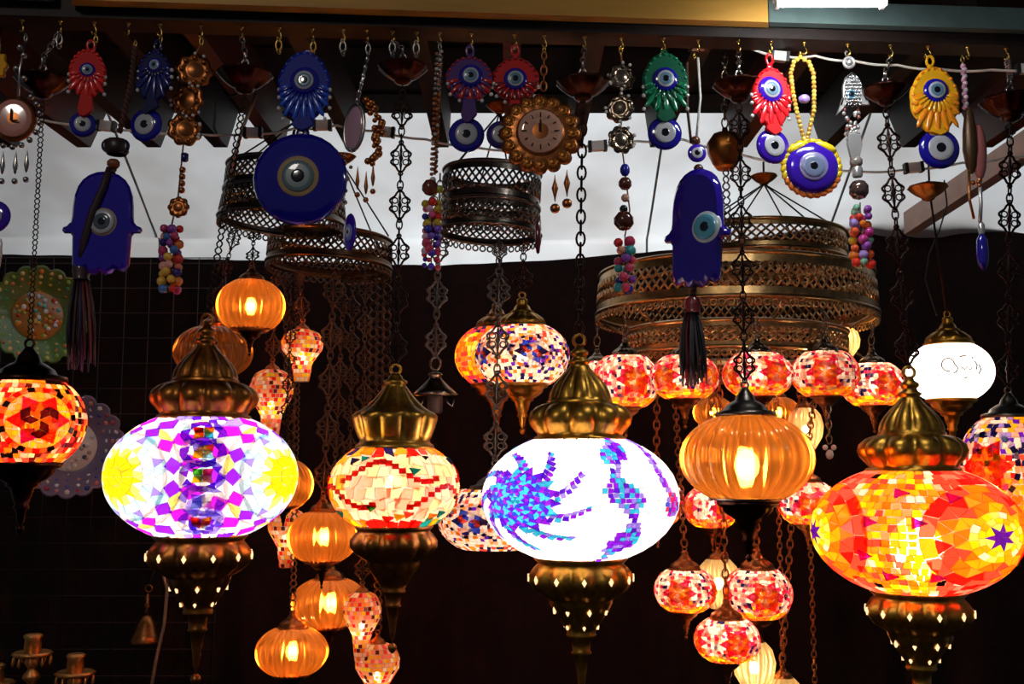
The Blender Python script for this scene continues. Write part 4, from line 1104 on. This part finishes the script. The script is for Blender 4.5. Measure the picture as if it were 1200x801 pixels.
# bracketed compass pendant at the left edge
t = T('compass_pendant', 'pink glass compass pendant with silver drops and a small purple eye', 'charm', 17, 140, df(17) - .01, 318)
clasp(t, 25, hy(25) + 8, 46, SILVER)
cord(t, [(25, 46), (20, 80), (20, 115)], 1.6, SILVER, 'chain_strip')
for x, y in ((19, 52), (24, 62), (16, 78), (26, 90)): bead(t, x, y, 4, 'a09a9a', (1, 1, 1), SILVER)
o = t.inst('case', DOME(), COPPER, t.l(17, 140), (0, 0, .15), (25, 25, 27)); put('dial', DISC(), o, (0, -.2, 0), (0, 0, 0), .84, gl('c8806e', .15))
k = MB(); k.box((0, 0, 3), (2, 1, 14)); k.box((4, 0, -4), (8, 1, 1.6)); t.part('needle', k, gl('3a1410'), at=t.l(17, 140, -9))
shine(t, [(17 + 31 * cos(a), 140 + 34 * sin(a)) for a in [-.9 + .35 * i for i in range(12)]], 3.6, SILVER, 'silver_bead')
for x, y in ((6, 178), (21, 178), (34, 176)):
    k = MB(); k.lathe([(.3, 0), (1.2, -6), (3.2, -18), (1.5, -26), (.1, -28)], 8); t.part('drop', k, SILVER, at=t.l(x, y)); bead(t, x, y + 36, 3.6, '777777', (1, 1, 1), SILVER)
eye(t, 0, 256, 19, PURPLE, ((.55, PALE), (.22, INK)))
k = MB(); k.lathe([(.6, 0), (2, -6), (2.4, -20), (.8, -34), (.1, -36)], 8); t.part('white_drop', k, PEARL, at=t.l(9, 282))
t = T('yellow_charm', 'yellow scalloped charm edge showing beside the compass pendant', 'charm', -2, 78, df(0) + .01, 98)
k = MB(); k.plate([(12 * cos(2 * pi * i / 40) * (1 + .12 * cos(16 * pi * i / 40)), 17 * sin(2 * pi * i / 40) * (1 + .12 * cos(16 * pi * i / 40))) for i in range(40)], 6); t.part('body', k, gl('e8a412'))
cord(t, [(-2, 62), (-2, 30)], 1.2, GOLD, 'thread')

# oval mirror pendant with copper drops
t = T('mirror_pendant', 'oval mirror pendant on a silver chain with copper leaves and drops', 'charm', 415, 150, df(415) - .01, 292)
clasp(t, 430, hy(430) + 8, 62, SILVER); cord(t, [(430, 62), (424, 90), (417, 122)], 1.8, SILVER, 'chain_strip')
for i in range(6): bead(t, 429 - i * 2.2, 66 + i * 10, 2.8, 'aaaaaa', (1, 1, 1.5), SILVER)
t.inst('mirror', DOME(), gl('b890a0', .08), t.l(415, 150), (0, .1, -.5), (13, 10, 27)); k = MB(); k.torus((0, 0, 0), 14, 2.2, 24, 6, sz=1.95); t.part('frame', k, SILVER, at=t.l(415, 150), rot=(0, .1, -.5))
R = random.Random(21)
for i in range(26):
    q = i / 26; bead(t, 432 + 12 * sin(q * 3.1) + R.uniform(-5, 5), 116 + 80 * q, R.uniform(3, 5.5), '8a4a2a', (1, 1, 1), COPPER)
for i in range(10): bead(t, 402 + R.uniform(-3, 10), 176 + i * 7, R.uniform(2, 3), 'aaaaaa', (1, 1, 1), SILVER)
for x, y in ((420, 196), (430, 202), (438, 192)):
    k = MB(); k.lathe([(.3, 0), (1.2, -8), (2.6, -18), (1.2, -26), (.1, -28)], 8); t.part('drop', k, COPPER, at=t.l(x, y)); bead(t, x, y + 34, 3.4, '7a3a2a', (1, 1, 1), COPPER)
t.inst('eye_bead', DOME(), PURPLE, t.l(412, 274), (0, 0, -.9), (14, 12, 22))
eye(t, 412, 276, 10, gl('6f7ad0'), ((.6, PALE), (.25, INK)), -8, -.4, .5)

# snake strand at x = 515
t = T('bead_strand', 'long braided silver bead strand ending in a pink red and blue cluster', 'charm', 512, 120, df(512) - .01, 318)
clasp(t, 515, hy(515) + 8, 58, SILVER)
R = random.Random(31); k = MB()
for i in range(120):
    y = 58 + i * 1.25; a = i * 1.3
    mt = (SILVER if y < 110 else COPPER) if i % 3 else gl(['c8c0b8', 'b06a4a', 'a88a70'][i % 9 // 3])
    k.ball((3.0 * cos(a) + 2 - (y - 58) * .035, 3.0 * sin(a), 120 - y), 2.3, 6, mat=mt)
o = t.part('braided_beads', k); o['kind'] = 'stuff'
bead(t, 508, 213, 4, 'd8d0c8'); bead(t, 505, 222, 10, '6a2a1c'); bead(t, 516, 224, 5, 'a8b030')
cluster(t, 507, 236, 300, 15, ['e0508a', 'd8281c', 'c8a82a', '2a2aa0', '7a4ac0', 'e8b8c8', 'c83a5a'], 4.8, 4); cluster(t, 507, 296, 318, 16, ['3a2ab0', '5a3ac8', 'd83a4a', '8aa0e0'], 3.6, 4)

# clock pendant
t = T('clock_pendant', 'round copper clock pendant with a scalloped rim and two hanging drops', 'charm', 633, 157, df(633) - .05, 252)
clasp(t, 638, hy(638) + 8, 60, GOLD)
chain(t, (4, 0, 52), (5, 0, 100), 'oval', 12, COPPER, True)
k = MB(); k.lathe([(.01, -2), (44, -3, 1), (47, 0, 1), (43, 4, 1), (30, 6, .5), (.01, 6)], 96, 16, .12, axis='y'); t.part('rim', k, COPPER)
for i in range(16):
    a = 2 * pi * i / 16
    o = t.inst('petal', shared('rosette', m_rosette), BRASS_OLD, (38 * cos(a), -5, 38 * sin(a)), (0, 0, 0), 6.5)
o = t.inst('dial_case', DOME(), COPPER, (0, -5, 0), (0, 0, 0), 29); f = put('dial', DISC(), o, (0, -.19, 0), (0, 0, 0), .9, gl('d09a80', .1))
k = MB()
for i in range(12):
    a = pi / 6 * i; k.box((19 * sin(a), 0, 19 * cos(a)), (1.4, .8, 4 if i % 3 else 6), Matrix.Rotation(a, 3, 'Y'))
o = t.part('hour_marks', k, gl('3a1810'), at=(0, -13.2, 0)); o['kind'] = 'stuff'
k = MB(); k.box((0, 0, 6), (1.8, .8, 15)); t.part('hand', k, gl('2a100c'), at=(0, -14, 0))
k = MB(); k.box((-.8, 0, 4), (2.4, .8, 9)); t.part('hand', k, gl('2a100c'), at=(0, -14.6, 0))
for x, y in ((650, 206), (664, 200)):
    k = MB(); k.lathe([(.4, 0), (1, -6), (4, -16), (1.4, -26), (.5, -32)], 8); t.part('drop', k, COPPER, at=t.l(x, y)); bead(t, x, y + 40, 6, '6a3020', (1, .8, 1), COPPER)
k = MB(); k.lathe([(.5, 0), (3, -4), (3.4, -28), (2, -40), (.1, -42)], 8); t.part('long_drop', k, gl('5a1420'), at=t.l(630, 258))

# purple hand charm seen at an angle, with tassel
t = T('hand_charm', 'purple glass hand charm turned sideways with a pale blue eye and black tassel', 'charm', 820, 270, df(820) - .022, 456)
clasp(t, 818, hy(818) + 8, 62, GOLD)
cord(t, [(822, 60), (824, 110), (818, 160)], 1.6, PEARL, 'white_ribbon'); cord(t, [(809, 66), (808, 120), (812, 165)], 1.8, pm('3a2418', .7), 'brown_cord')
bead(t, 817, 162, 6, '5a3018'); eye(t, 818, 178, 11, PURPLE, ((.6, PALE), (.3, INK)), -3); bead(t, 820, 196, 6, '4a2414')
k = MB(); k.plate(hand_outline(84, 140), 12, 0); t.part('glass_hand', k, gl('24108c', .1), at=t.l(820, 268), rot=(0, .04, -.72))
k = MB(); o = eye(t, 825, 270, 20, gl('c8d4d8', .2), ((.74, gl('58a8c0', .2)), (.3, gl('101838')), (.16, INK)), -17.5, -.72, 1.0)
braid(t, [(813, 330), (810, 352)], 3.4, pm('2a120e', .7), 'wrapped_cord')
tassel(t, 810, 348, 456, 34, ['7a1212', '0c0808', '120c10', '0a0a0e', '101418', '3a3034'], 2)

# yellow beaded loop with a rimmed eye
t = T('beaded_eye_charm', 'yellow beaded loop carrying a purple eye in a gold petal rim', 'charm', 951, 197, df(951) - .022, 236)
clasp(t, 942, hy(942) + 6, 62, GOLD)
loop = [(942, 62), (934, 68), (930, 82), (932, 105), (936, 130), (941, 152), (944, 166), (946, 166), (950, 150), (956, 128), (957, 104), (957, 82), (952, 68)]
k = MB(); k.tube([t.l(x, y) for x, y in loop], .8, 5, True); t.part('thread', k, GOLD)
for i in range(len(loop)):
    (xa, ya), (xb, yb) = loop[i], loop[(i + 1) % len(loop)]
    n = max(1, int(hypot(xb - xa, yb - ya) / 4.6))
    for j in range(n): bead(t, xa + (xb - xa) * j / n, ya + (yb - ya) * j / n, 3.0, ['d8a83a', 'e0c050', 'c8923a'][(i + j) % 3])
bead(t, 945, 113, 5.5, 'a88ad8', (1.3, 1, 1))
eye(t, 951, 197, 31, PURPLE, ((.55, gl('8a80b0', .3)), (.42, gl('6f7a98', .3)), (.15, INK)), -2)
def petal(mb): mb.ball((0, 0, 0), 1, 8)
for i in range(26):
    a = 2 * pi * i / 26
    t.inst('gold_petal', shared('petal', petal), gl('e8c01a', .2) if sin(a) > -.3 else gl('d8702a', .2), t.l(951 + 32 * cos(a), 197 - 32 * sin(a)), (0, -a + .5, 0), (4.2, 3.4, 6.4))
for sx in (-1, 1):
    k = MB(); k.ball((0, 0, 0), 1, 10, (15, 4, 5.5)); t.part('gold_leaf', k, gl('f0d020', .2), at=t.l(951 + sx * 16, 172, -3), rot=(0, sx * .42, 0))

# white filigree fish strand
t = T('filigree_strand', 'white silver filigree fish charm with a dark ball and bright bead cluster', 'charm', 998, 105, df(998) - .022, 318)
clasp(t, 993, hy(993) + 6, 64, SILVER)
WH = pm('d8d4d0', .25, .7)
k = MB(); k.torus((0, 0, 0), 6, 2, 14, 6); k.ball((0, -1, 0), 3.6, 8); t.part('top_eyelet', k, WH, at=t.l(996, 72))
k = MB(); k.plate([(0, 20), (8, 14), (12, 4), (14, -8), (18, -14), (20, -20), (12, -20), (8, -18), (0, -14), (-8, -18), (-14, -26), (-20, -32), (-16, -22), (-12, -10), (-12, 2), (-8, 14)], 4, 0); t.part('fish_body', k, WH, at=t.l(998, 105))
k = MB()
for i in range(9):
    for j in range(3):
        k.torus(((j - 1) * 6.5 + (i % 2) * 2 - 1, -4.5, 14 - i * 4.2), 2.3, .8, 8, 4) if abs((j - 1) * 6.5) < 4 + i * 1.4 else None
k.tube([(0, -4.4, 18), (7, -4.4, 12), (10.5, -4.4, 3), (12.5, -4.4, -8), (16, -4.4, -14)], 1.2, 5); k.tube([(0, -4.4, 18), (-7, -4.4, 12), (-10.5, -4.4, 2), (-11, -4.4, -10), (-14, -4.4, -20)], 1.2, 5)
o = t.part('filigree', k, pm('a8a4a4', .2, 1.0), at=t.l(998, 105)); o['kind'] = 'stuff'
eye(t, 996, 112, 6, gl('4a7a90'), ((.6, gl('202830')), (.3, INK)), -4)
R = random.Random(41)
for i in range(40):
    y = 128 + R.random() * 38; t.inst('silver_bead', BALL(), WH if i % 4 else gl('8a4a44'), t.l(997 + R.uniform(-11, 11) * (1 - (y - 128) / 90), y, R.uniform(-3, 3)), (0, 0, 0), 2.4)
k = MB(); k.plate([(-7, 18), (7, 18), (9, 4), (5, -14), (0, -18), (-5, -14), (-9, 4)], 5); t.part('tail_plate', k, WH, at=t.l(998, 176))
bead(t, 1000, 192, 8, '8a8078', (1, 1, .9)); k = MB(); k.lathe([(5, -6), (6, -4), (6, 4), (5, 6)], 10); t.part('silver_tube', k, WH, at=t.l(1001, 204))
bead(t, 1002, 225, 12, '6a4a44', (1, 1, 1), pm('8a7068', .12, .8))
cluster(t, 1003, 244, 316, 19, ['e83a2a', 'f07a1a', 'e8b02a', 'c83a8a', '8ac8a8', 'b090d8', 'e85a2a', '9a4ab0'], 5.4, 4)

# pink strand with blue drop
t = T('pink_strand', 'pink beaded strand with a rosy pendant and a long dark blue drop', 'charm', 1138, 170, df(1138) - .022, 322)
clasp(t, 1133, hy(1133) + 6, 72, GOLD)
for i in range(13): bead(t, 1133 + (i % 2) * 1.5, 74 + i * 4.2, 3.2, ['d89ab8', 'e8c0d0', 'b87a90', 'cfc0c0'][i % 4])
k = MB(); k.lathe([(2, 0), (5, -8), (8, -30), (9, -52), (6, -72), (2, -80)], 14); t.part('tassel_bead', k, pm('4a3018', .4, .4), at=t.l(1137, 124))
k = MB(); k.ball((0, 0, 0), 1, 14, (9, 7, 34)); t.part('rosy_drop', k, gl('a05a54', .15), at=t.l(1147, 178))
for i in range(12): bead(t, 1143 + R.uniform(-7, 7), 186 + R.uniform(-10, 36), 3, 'c8642a', (1, 1, 1), COPPER)
cord(t, [(1134, 200), (1133, 235), (1137, 258)], 1.6, COPPER, 'copper_tail'); cord(t, [(1146, 205), (1146, 240), (1144, 262)], 2.2, WH, 'silver_tail')
k = MB(); k.lathe([(2, 0), (4, -3), (4, -10), (3, -14)], 10); t.part('silver_cap', k, WH, at=t.l(1145, 262))
k = MB(); k.lathe([(2, 0), (6, -8), (7, -24), (6, -36), (2, -44), (.1, -45)], 14); t.part('blue_drop', k, gl('1c1486', .08), at=t.l(1145, 275))

# empty clips on other hooks
for x in (70, 327, 402, 460, 488):
    t = T('spare_clasp', {70: 'silver clasp between the compass pendant and the red feathered charm', 327: 'gold clasp hanging empty beside the blue peacock charm', 402: 'silver clasp hanging empty between the peacock charm and the mirror pendant', 460: 'silver clasp next to the mirror pendant chain', 488: 'silver clasp next to the braided bead strand'}[x], 'clasp', x, hy(x) + 8, df(x), hy(x) + 30)
    clasp(t, x, hy(x) + 8, hy(x) + 30, SILVER if x != 327 else GOLD)
# small dark brass cup hanging among the charms
t = T('small_brass_cup', 'small dark brass lamp cup with a short chain above the purple hand charm', 'lamp cup', 850, 175, df(850) + .1, 200)
k = MB(); k.lathe([(.01, 26), (3, 26), (4, 20), (14, 18, 1), (21, 8, 1), (20, -4, 1), (15, -16, 1), (13, -20), (10, -24), (.01, -25)], 30, 10, .1); t.part('cup', k, BRASS_OLD)
chain(t, (0, 0, 26), (2, 0, 128), 'oval', 12, NICKEL, True); chain(t, (0, 0, -110), (0, 0, -24), 'scroll', 18, PEWTER)

# ------------------------------------------------------------------ cords with sockets
def light_cord(label, pts, d, socks, size=1.0):
    x, y = pts[0]
    t = T('light_cord', label, 'cord', x, y, d, max(p[1] for p in pts))
    P = []
    for i in range(len(pts) - 1):
        for j in range(6):
            q = j / 6; P.append((pts[i][0] * (1 - q) + pts[i + 1][0] * q, pts[i][1] * (1 - q) + pts[i + 1][1] * q + 2.2 * sin(pi * q)))
    P.append(pts[-1])
    k = MB(); k.tube([t.l(*p) for p in P], 1.5 * size, 6); t.part('cable', k, pm('d8d0c4', .4))
    for (sx, sy, a) in socks:
        k = MB(); k.box((0, 0, 0), (14 * size, 8, 11 * size)); o = t.part('socket', k, pm('d8d2c8', .4), at=t.l(sx, sy), rot=(0, a, 0))
        for e in (-1, 1):
            k = MB(); k.box((0, 0, 0), (4 * size, 9, 12 * size)); k.obj('end_cap', o, pm('141210', .5), (e * 9 * size, 0, 0))
    return t
light_cord('white lamp cord strung slackly behind the charms below the rafters', [(40, 138), (100, 147), (165, 153), (220, 157), (300, 157), (345, 151), (395, 147), (445, 154), (500, 164), (545, 171), (610, 178), (690, 172), (745, 166), (800, 164), (860, 180), (930, 194), (1000, 202), (1060, 200), (1125, 192), (1175, 186), (1260, 176)], 2.0,
           [(297, 156, 0), (378, 147, 0), (452, 155, .1), (700, 172, -.05), (1068, 198, -.1), (125, 148, .1)])
light_cord('white lamp cord stretched along the rail under the grey steel profile', [(800, 53), (820, 54), (845, 50), (880, 57), (915, 66), (955, 66), (1000, 72), (1050, 77), (1100, 82), (1160, 83), (1260, 82)], df(1000) + .03, [(818, 53, 0), (913, 67, .1), (1200, 82, 0)])
for i, (pts, lab) in enumerate((([(278, 110), (254, 118), (252, 150), (262, 172)], 'dark loop of cable below the lamp cup behind the three copper rosettes'), ([(300, 110), (286, 150), (272, 205)], 'beige cable running down from a lamp cup to the half hidden ring'), ([(940, 330), (985, 400), (1020, 430)], 'thin grey cable slanting down between the tiered chandelier and the opal lamp'))):
    t = T('cable', lab, 'cable', pts[0][0], pts[0][1], 2.05 if i < 2 else 2.7, pts[-1][1])
    cord(t, pts, 1.6 if i != 1 else 2.2, pm(['2a2426', 'a8907a', '4a3c3a'][i], .5), 'cable_run')

# ------------------------------------------------------------------ left wall: wire grid, plates, bell, brass stands
g = T('wire_grid', 'dark wire grid panel hung before the black curtain', 'grid panel', 105, 560, 3.3, 840)
k = MB()
for i in range(12): k.tube([(-170 + i * 29, 0, 262), (-170 + i * 29, 0, -290)], .55, 4)
k2 = MB()
for i in range(19): k2.tube([(-172, -1, 255 - i * 30), (152, -1, 255 - i * 30)], .55, 4)
WIRE = pm('4a3a38', .4, .8)
for nm, kk in (('upright_wires', k), ('cross_wires', k2)):
    o = g.part(nm, kk, WIRE); o['kind'] = 'stuff'
k = MB(); k.tube([(-172, 0, 262), (152, 0, 262), (152, 0, -290), (-172, 0, -290)], 1.2, 6, True); g.part('frame', k, WIRE)
def plate(label, x, y, R, rz, ry, cols, cen, rimc, well):
    t = T('ceramic_plate', label, 'plate', x, y, 3.2, y + R, None, rz)
    k = MB(); k.lathe([(.01, 0), (R * .5, 1), (R * .62, R * .08), (R * .95, R * .2, 1), (R, R * .22, 1), (R * .96, R * .15, 1), (R * .6, R * .0), (.01, -4)], 72, 18, .08, axis='y')
    o = t.part('dish', k, pm(rimc, .25, 0, .5)); R_ = random.Random(int(x))
    k = MB(); k.lathe([(.01, 2.6), (R * .48, 2.6), (R * .5, 1.5)], 48, axis='y'); k.obj('well', o, pm(well, .25, 0, .5))
    k = MB()
    for ring, n, s_ in ((.9, 30, .055), (.8, 26, .05), (.7, 22, .055), (.58, 20, .04)):
        for i in range(n):
            a = 2 * pi * i / n; yy = R * .2 * max(0, (ring - .55) / .45) + 1.5
            k.ball((R * ring * sin(a), -yy, R * ring * cos(a)), R * s_, 6, (1, .35, 1), pm(R_.choice(cols), .25, 0, .5))
    for i in range(cen[0]):
        a = R_.uniform(0, 2 * pi); q = R * .46 * sqrt(R_.random())
        k.ball((q * sin(a), -3, q * cos(a)), R * R_.uniform(.03, .06), 6, (1, .35, 1), pm(R_.choice(cen[1]), .25, 0, .5))
    q = k.obj('painted_dots', o); q['kind'] = 'stuff'
    k = MB(); k.tube([(0, 4, R * .5), (0, 14, R * .9), (sin(rz) * .1 / t.u, cos(rz) * .1 / t.u, R * 1.05)], .8, 5); t.part('hanger_wire', k, WIRE)
plate('green and orange painted ceramic plate hung above the red star lamp', 44, 370, 57, .62, 0, ['8ab84a', 'd8d05a', '4aa86a', 'e88a3a', 'e8d890'], (60, ['f09a3a', 'e05a2a', 'ffffff', 'a8d86a', 'f8c850', '7ad0d0']), '5a8038', 'b88434')
plate('white and blue painted ceramic plate half hidden behind the red star lamp', 82, 522, 60, .3, 0, ['3a3a9a', 'b83a4a', 'f0e8e0', '6058a8', 'e08a7a', 'ffffff'], (46, ['d8d0cc', '5a5058', 'b8a8a0', 'e8e4e0']), '80708c', 'e8e0dc')
BR = pm('d89a58', .42, .9, 0, .3, .2)
counter = MB(); counter.box((-1.0, 2.55, .93), (1.1, .5, .04)); counter.box((-1.0, 2.55, .46), (1.0, .42, .9))
tag(counter.obj('counter', None, pm('1a100c', .6, 0, 0, .3, 20)), 'dark wooden counter below the wire grid carrying brass stands', 'counter')
for x, y, lab in ((38, 765, 'taller ornate brass candle stand on the dark counter'), (88, 788, 'shorter ornate brass candle stand on the dark counter'), (-6, 800, 'brass candle stand edge at the far end of the dark counter')):
    d = 2.55; yb = 900
    t = T('candle_stand', lab, 'candle stand', x, y, d)
    zb = (0.95 - t.root.location.z) / t.u                      # the counter top
    k = MB(); k.lathe([(.01, 22), (9, 22), (11, 20), (9, 16), (10, 4), (7, 0), (9, -2)], 16); t.part('cup', k, BR)
    k = MB(); k.lathe([(6, 0), (20, 2), (23, 0), (20, -3), (8, -5)], 28, 10, .12); o = t.part('drip_dish', k, BR)
    for i in range(10):
        a = 2 * pi * i / 10; kk = MB(); kk.lathe([(.4, 0), (1.4, -4), (1.8, -8), (.2, -11)], 6); kk.obj('pendant_bead', o, BR, (21 * cos(a), 21 * sin(a), -3))
    k = MB(); k.lathe([(6, -4), (9, -10), (5, -16), (4, -18), (9, -24), (10, -28), (5, -33), (4, -36), (8, -42), (5, -50), (4, zb + 12), (9, zb + 8), (18, zb + 4), (20, zb + .5), (.01, zb + .3)], 20); t.part('stem', k, BR)
t = T('brass_bell', 'small brass bell hanging from the wire grid', 'bell', 172, 728, 3.22, 752)
k = MB(); k.lathe([(18, -24), (19, -21), (15, -14), (11, -2), (6, 6), (3, 8), (.01, 9)], 24); t.part('bell_body', k, COPPER)
k = MB(); k.lathe([(.5, 8), (3.5, 11), (1.5, 15), (4, 19), (2, 23), (3, 28), (.6, 32), (.1, 34)], 12); t.part('handle', k, COPPER); k = MB(); k.torus((1, 0, 38), 4, 1, 12, 5); t.part('ring', k, COPPER); k = MB(); k.tube([(1, 0, 41), (6, 6, 62)], .7, 5); t.part('wire', k, WIRE)
k = MB(); k.ball((0, 0, -22), 4, 8); t.part('clapper', k, BRONZE)
t = T('loose_cable', 'loose beige cable hanging down beside the brass bell', 'cable', 195, 690, 3.15, 840)
cord(t, [(186, 655), (196, 690), (194, 730), (186, 770), (178, 830)], 2.0, pm('9a7a62', .5), 'cable_run')
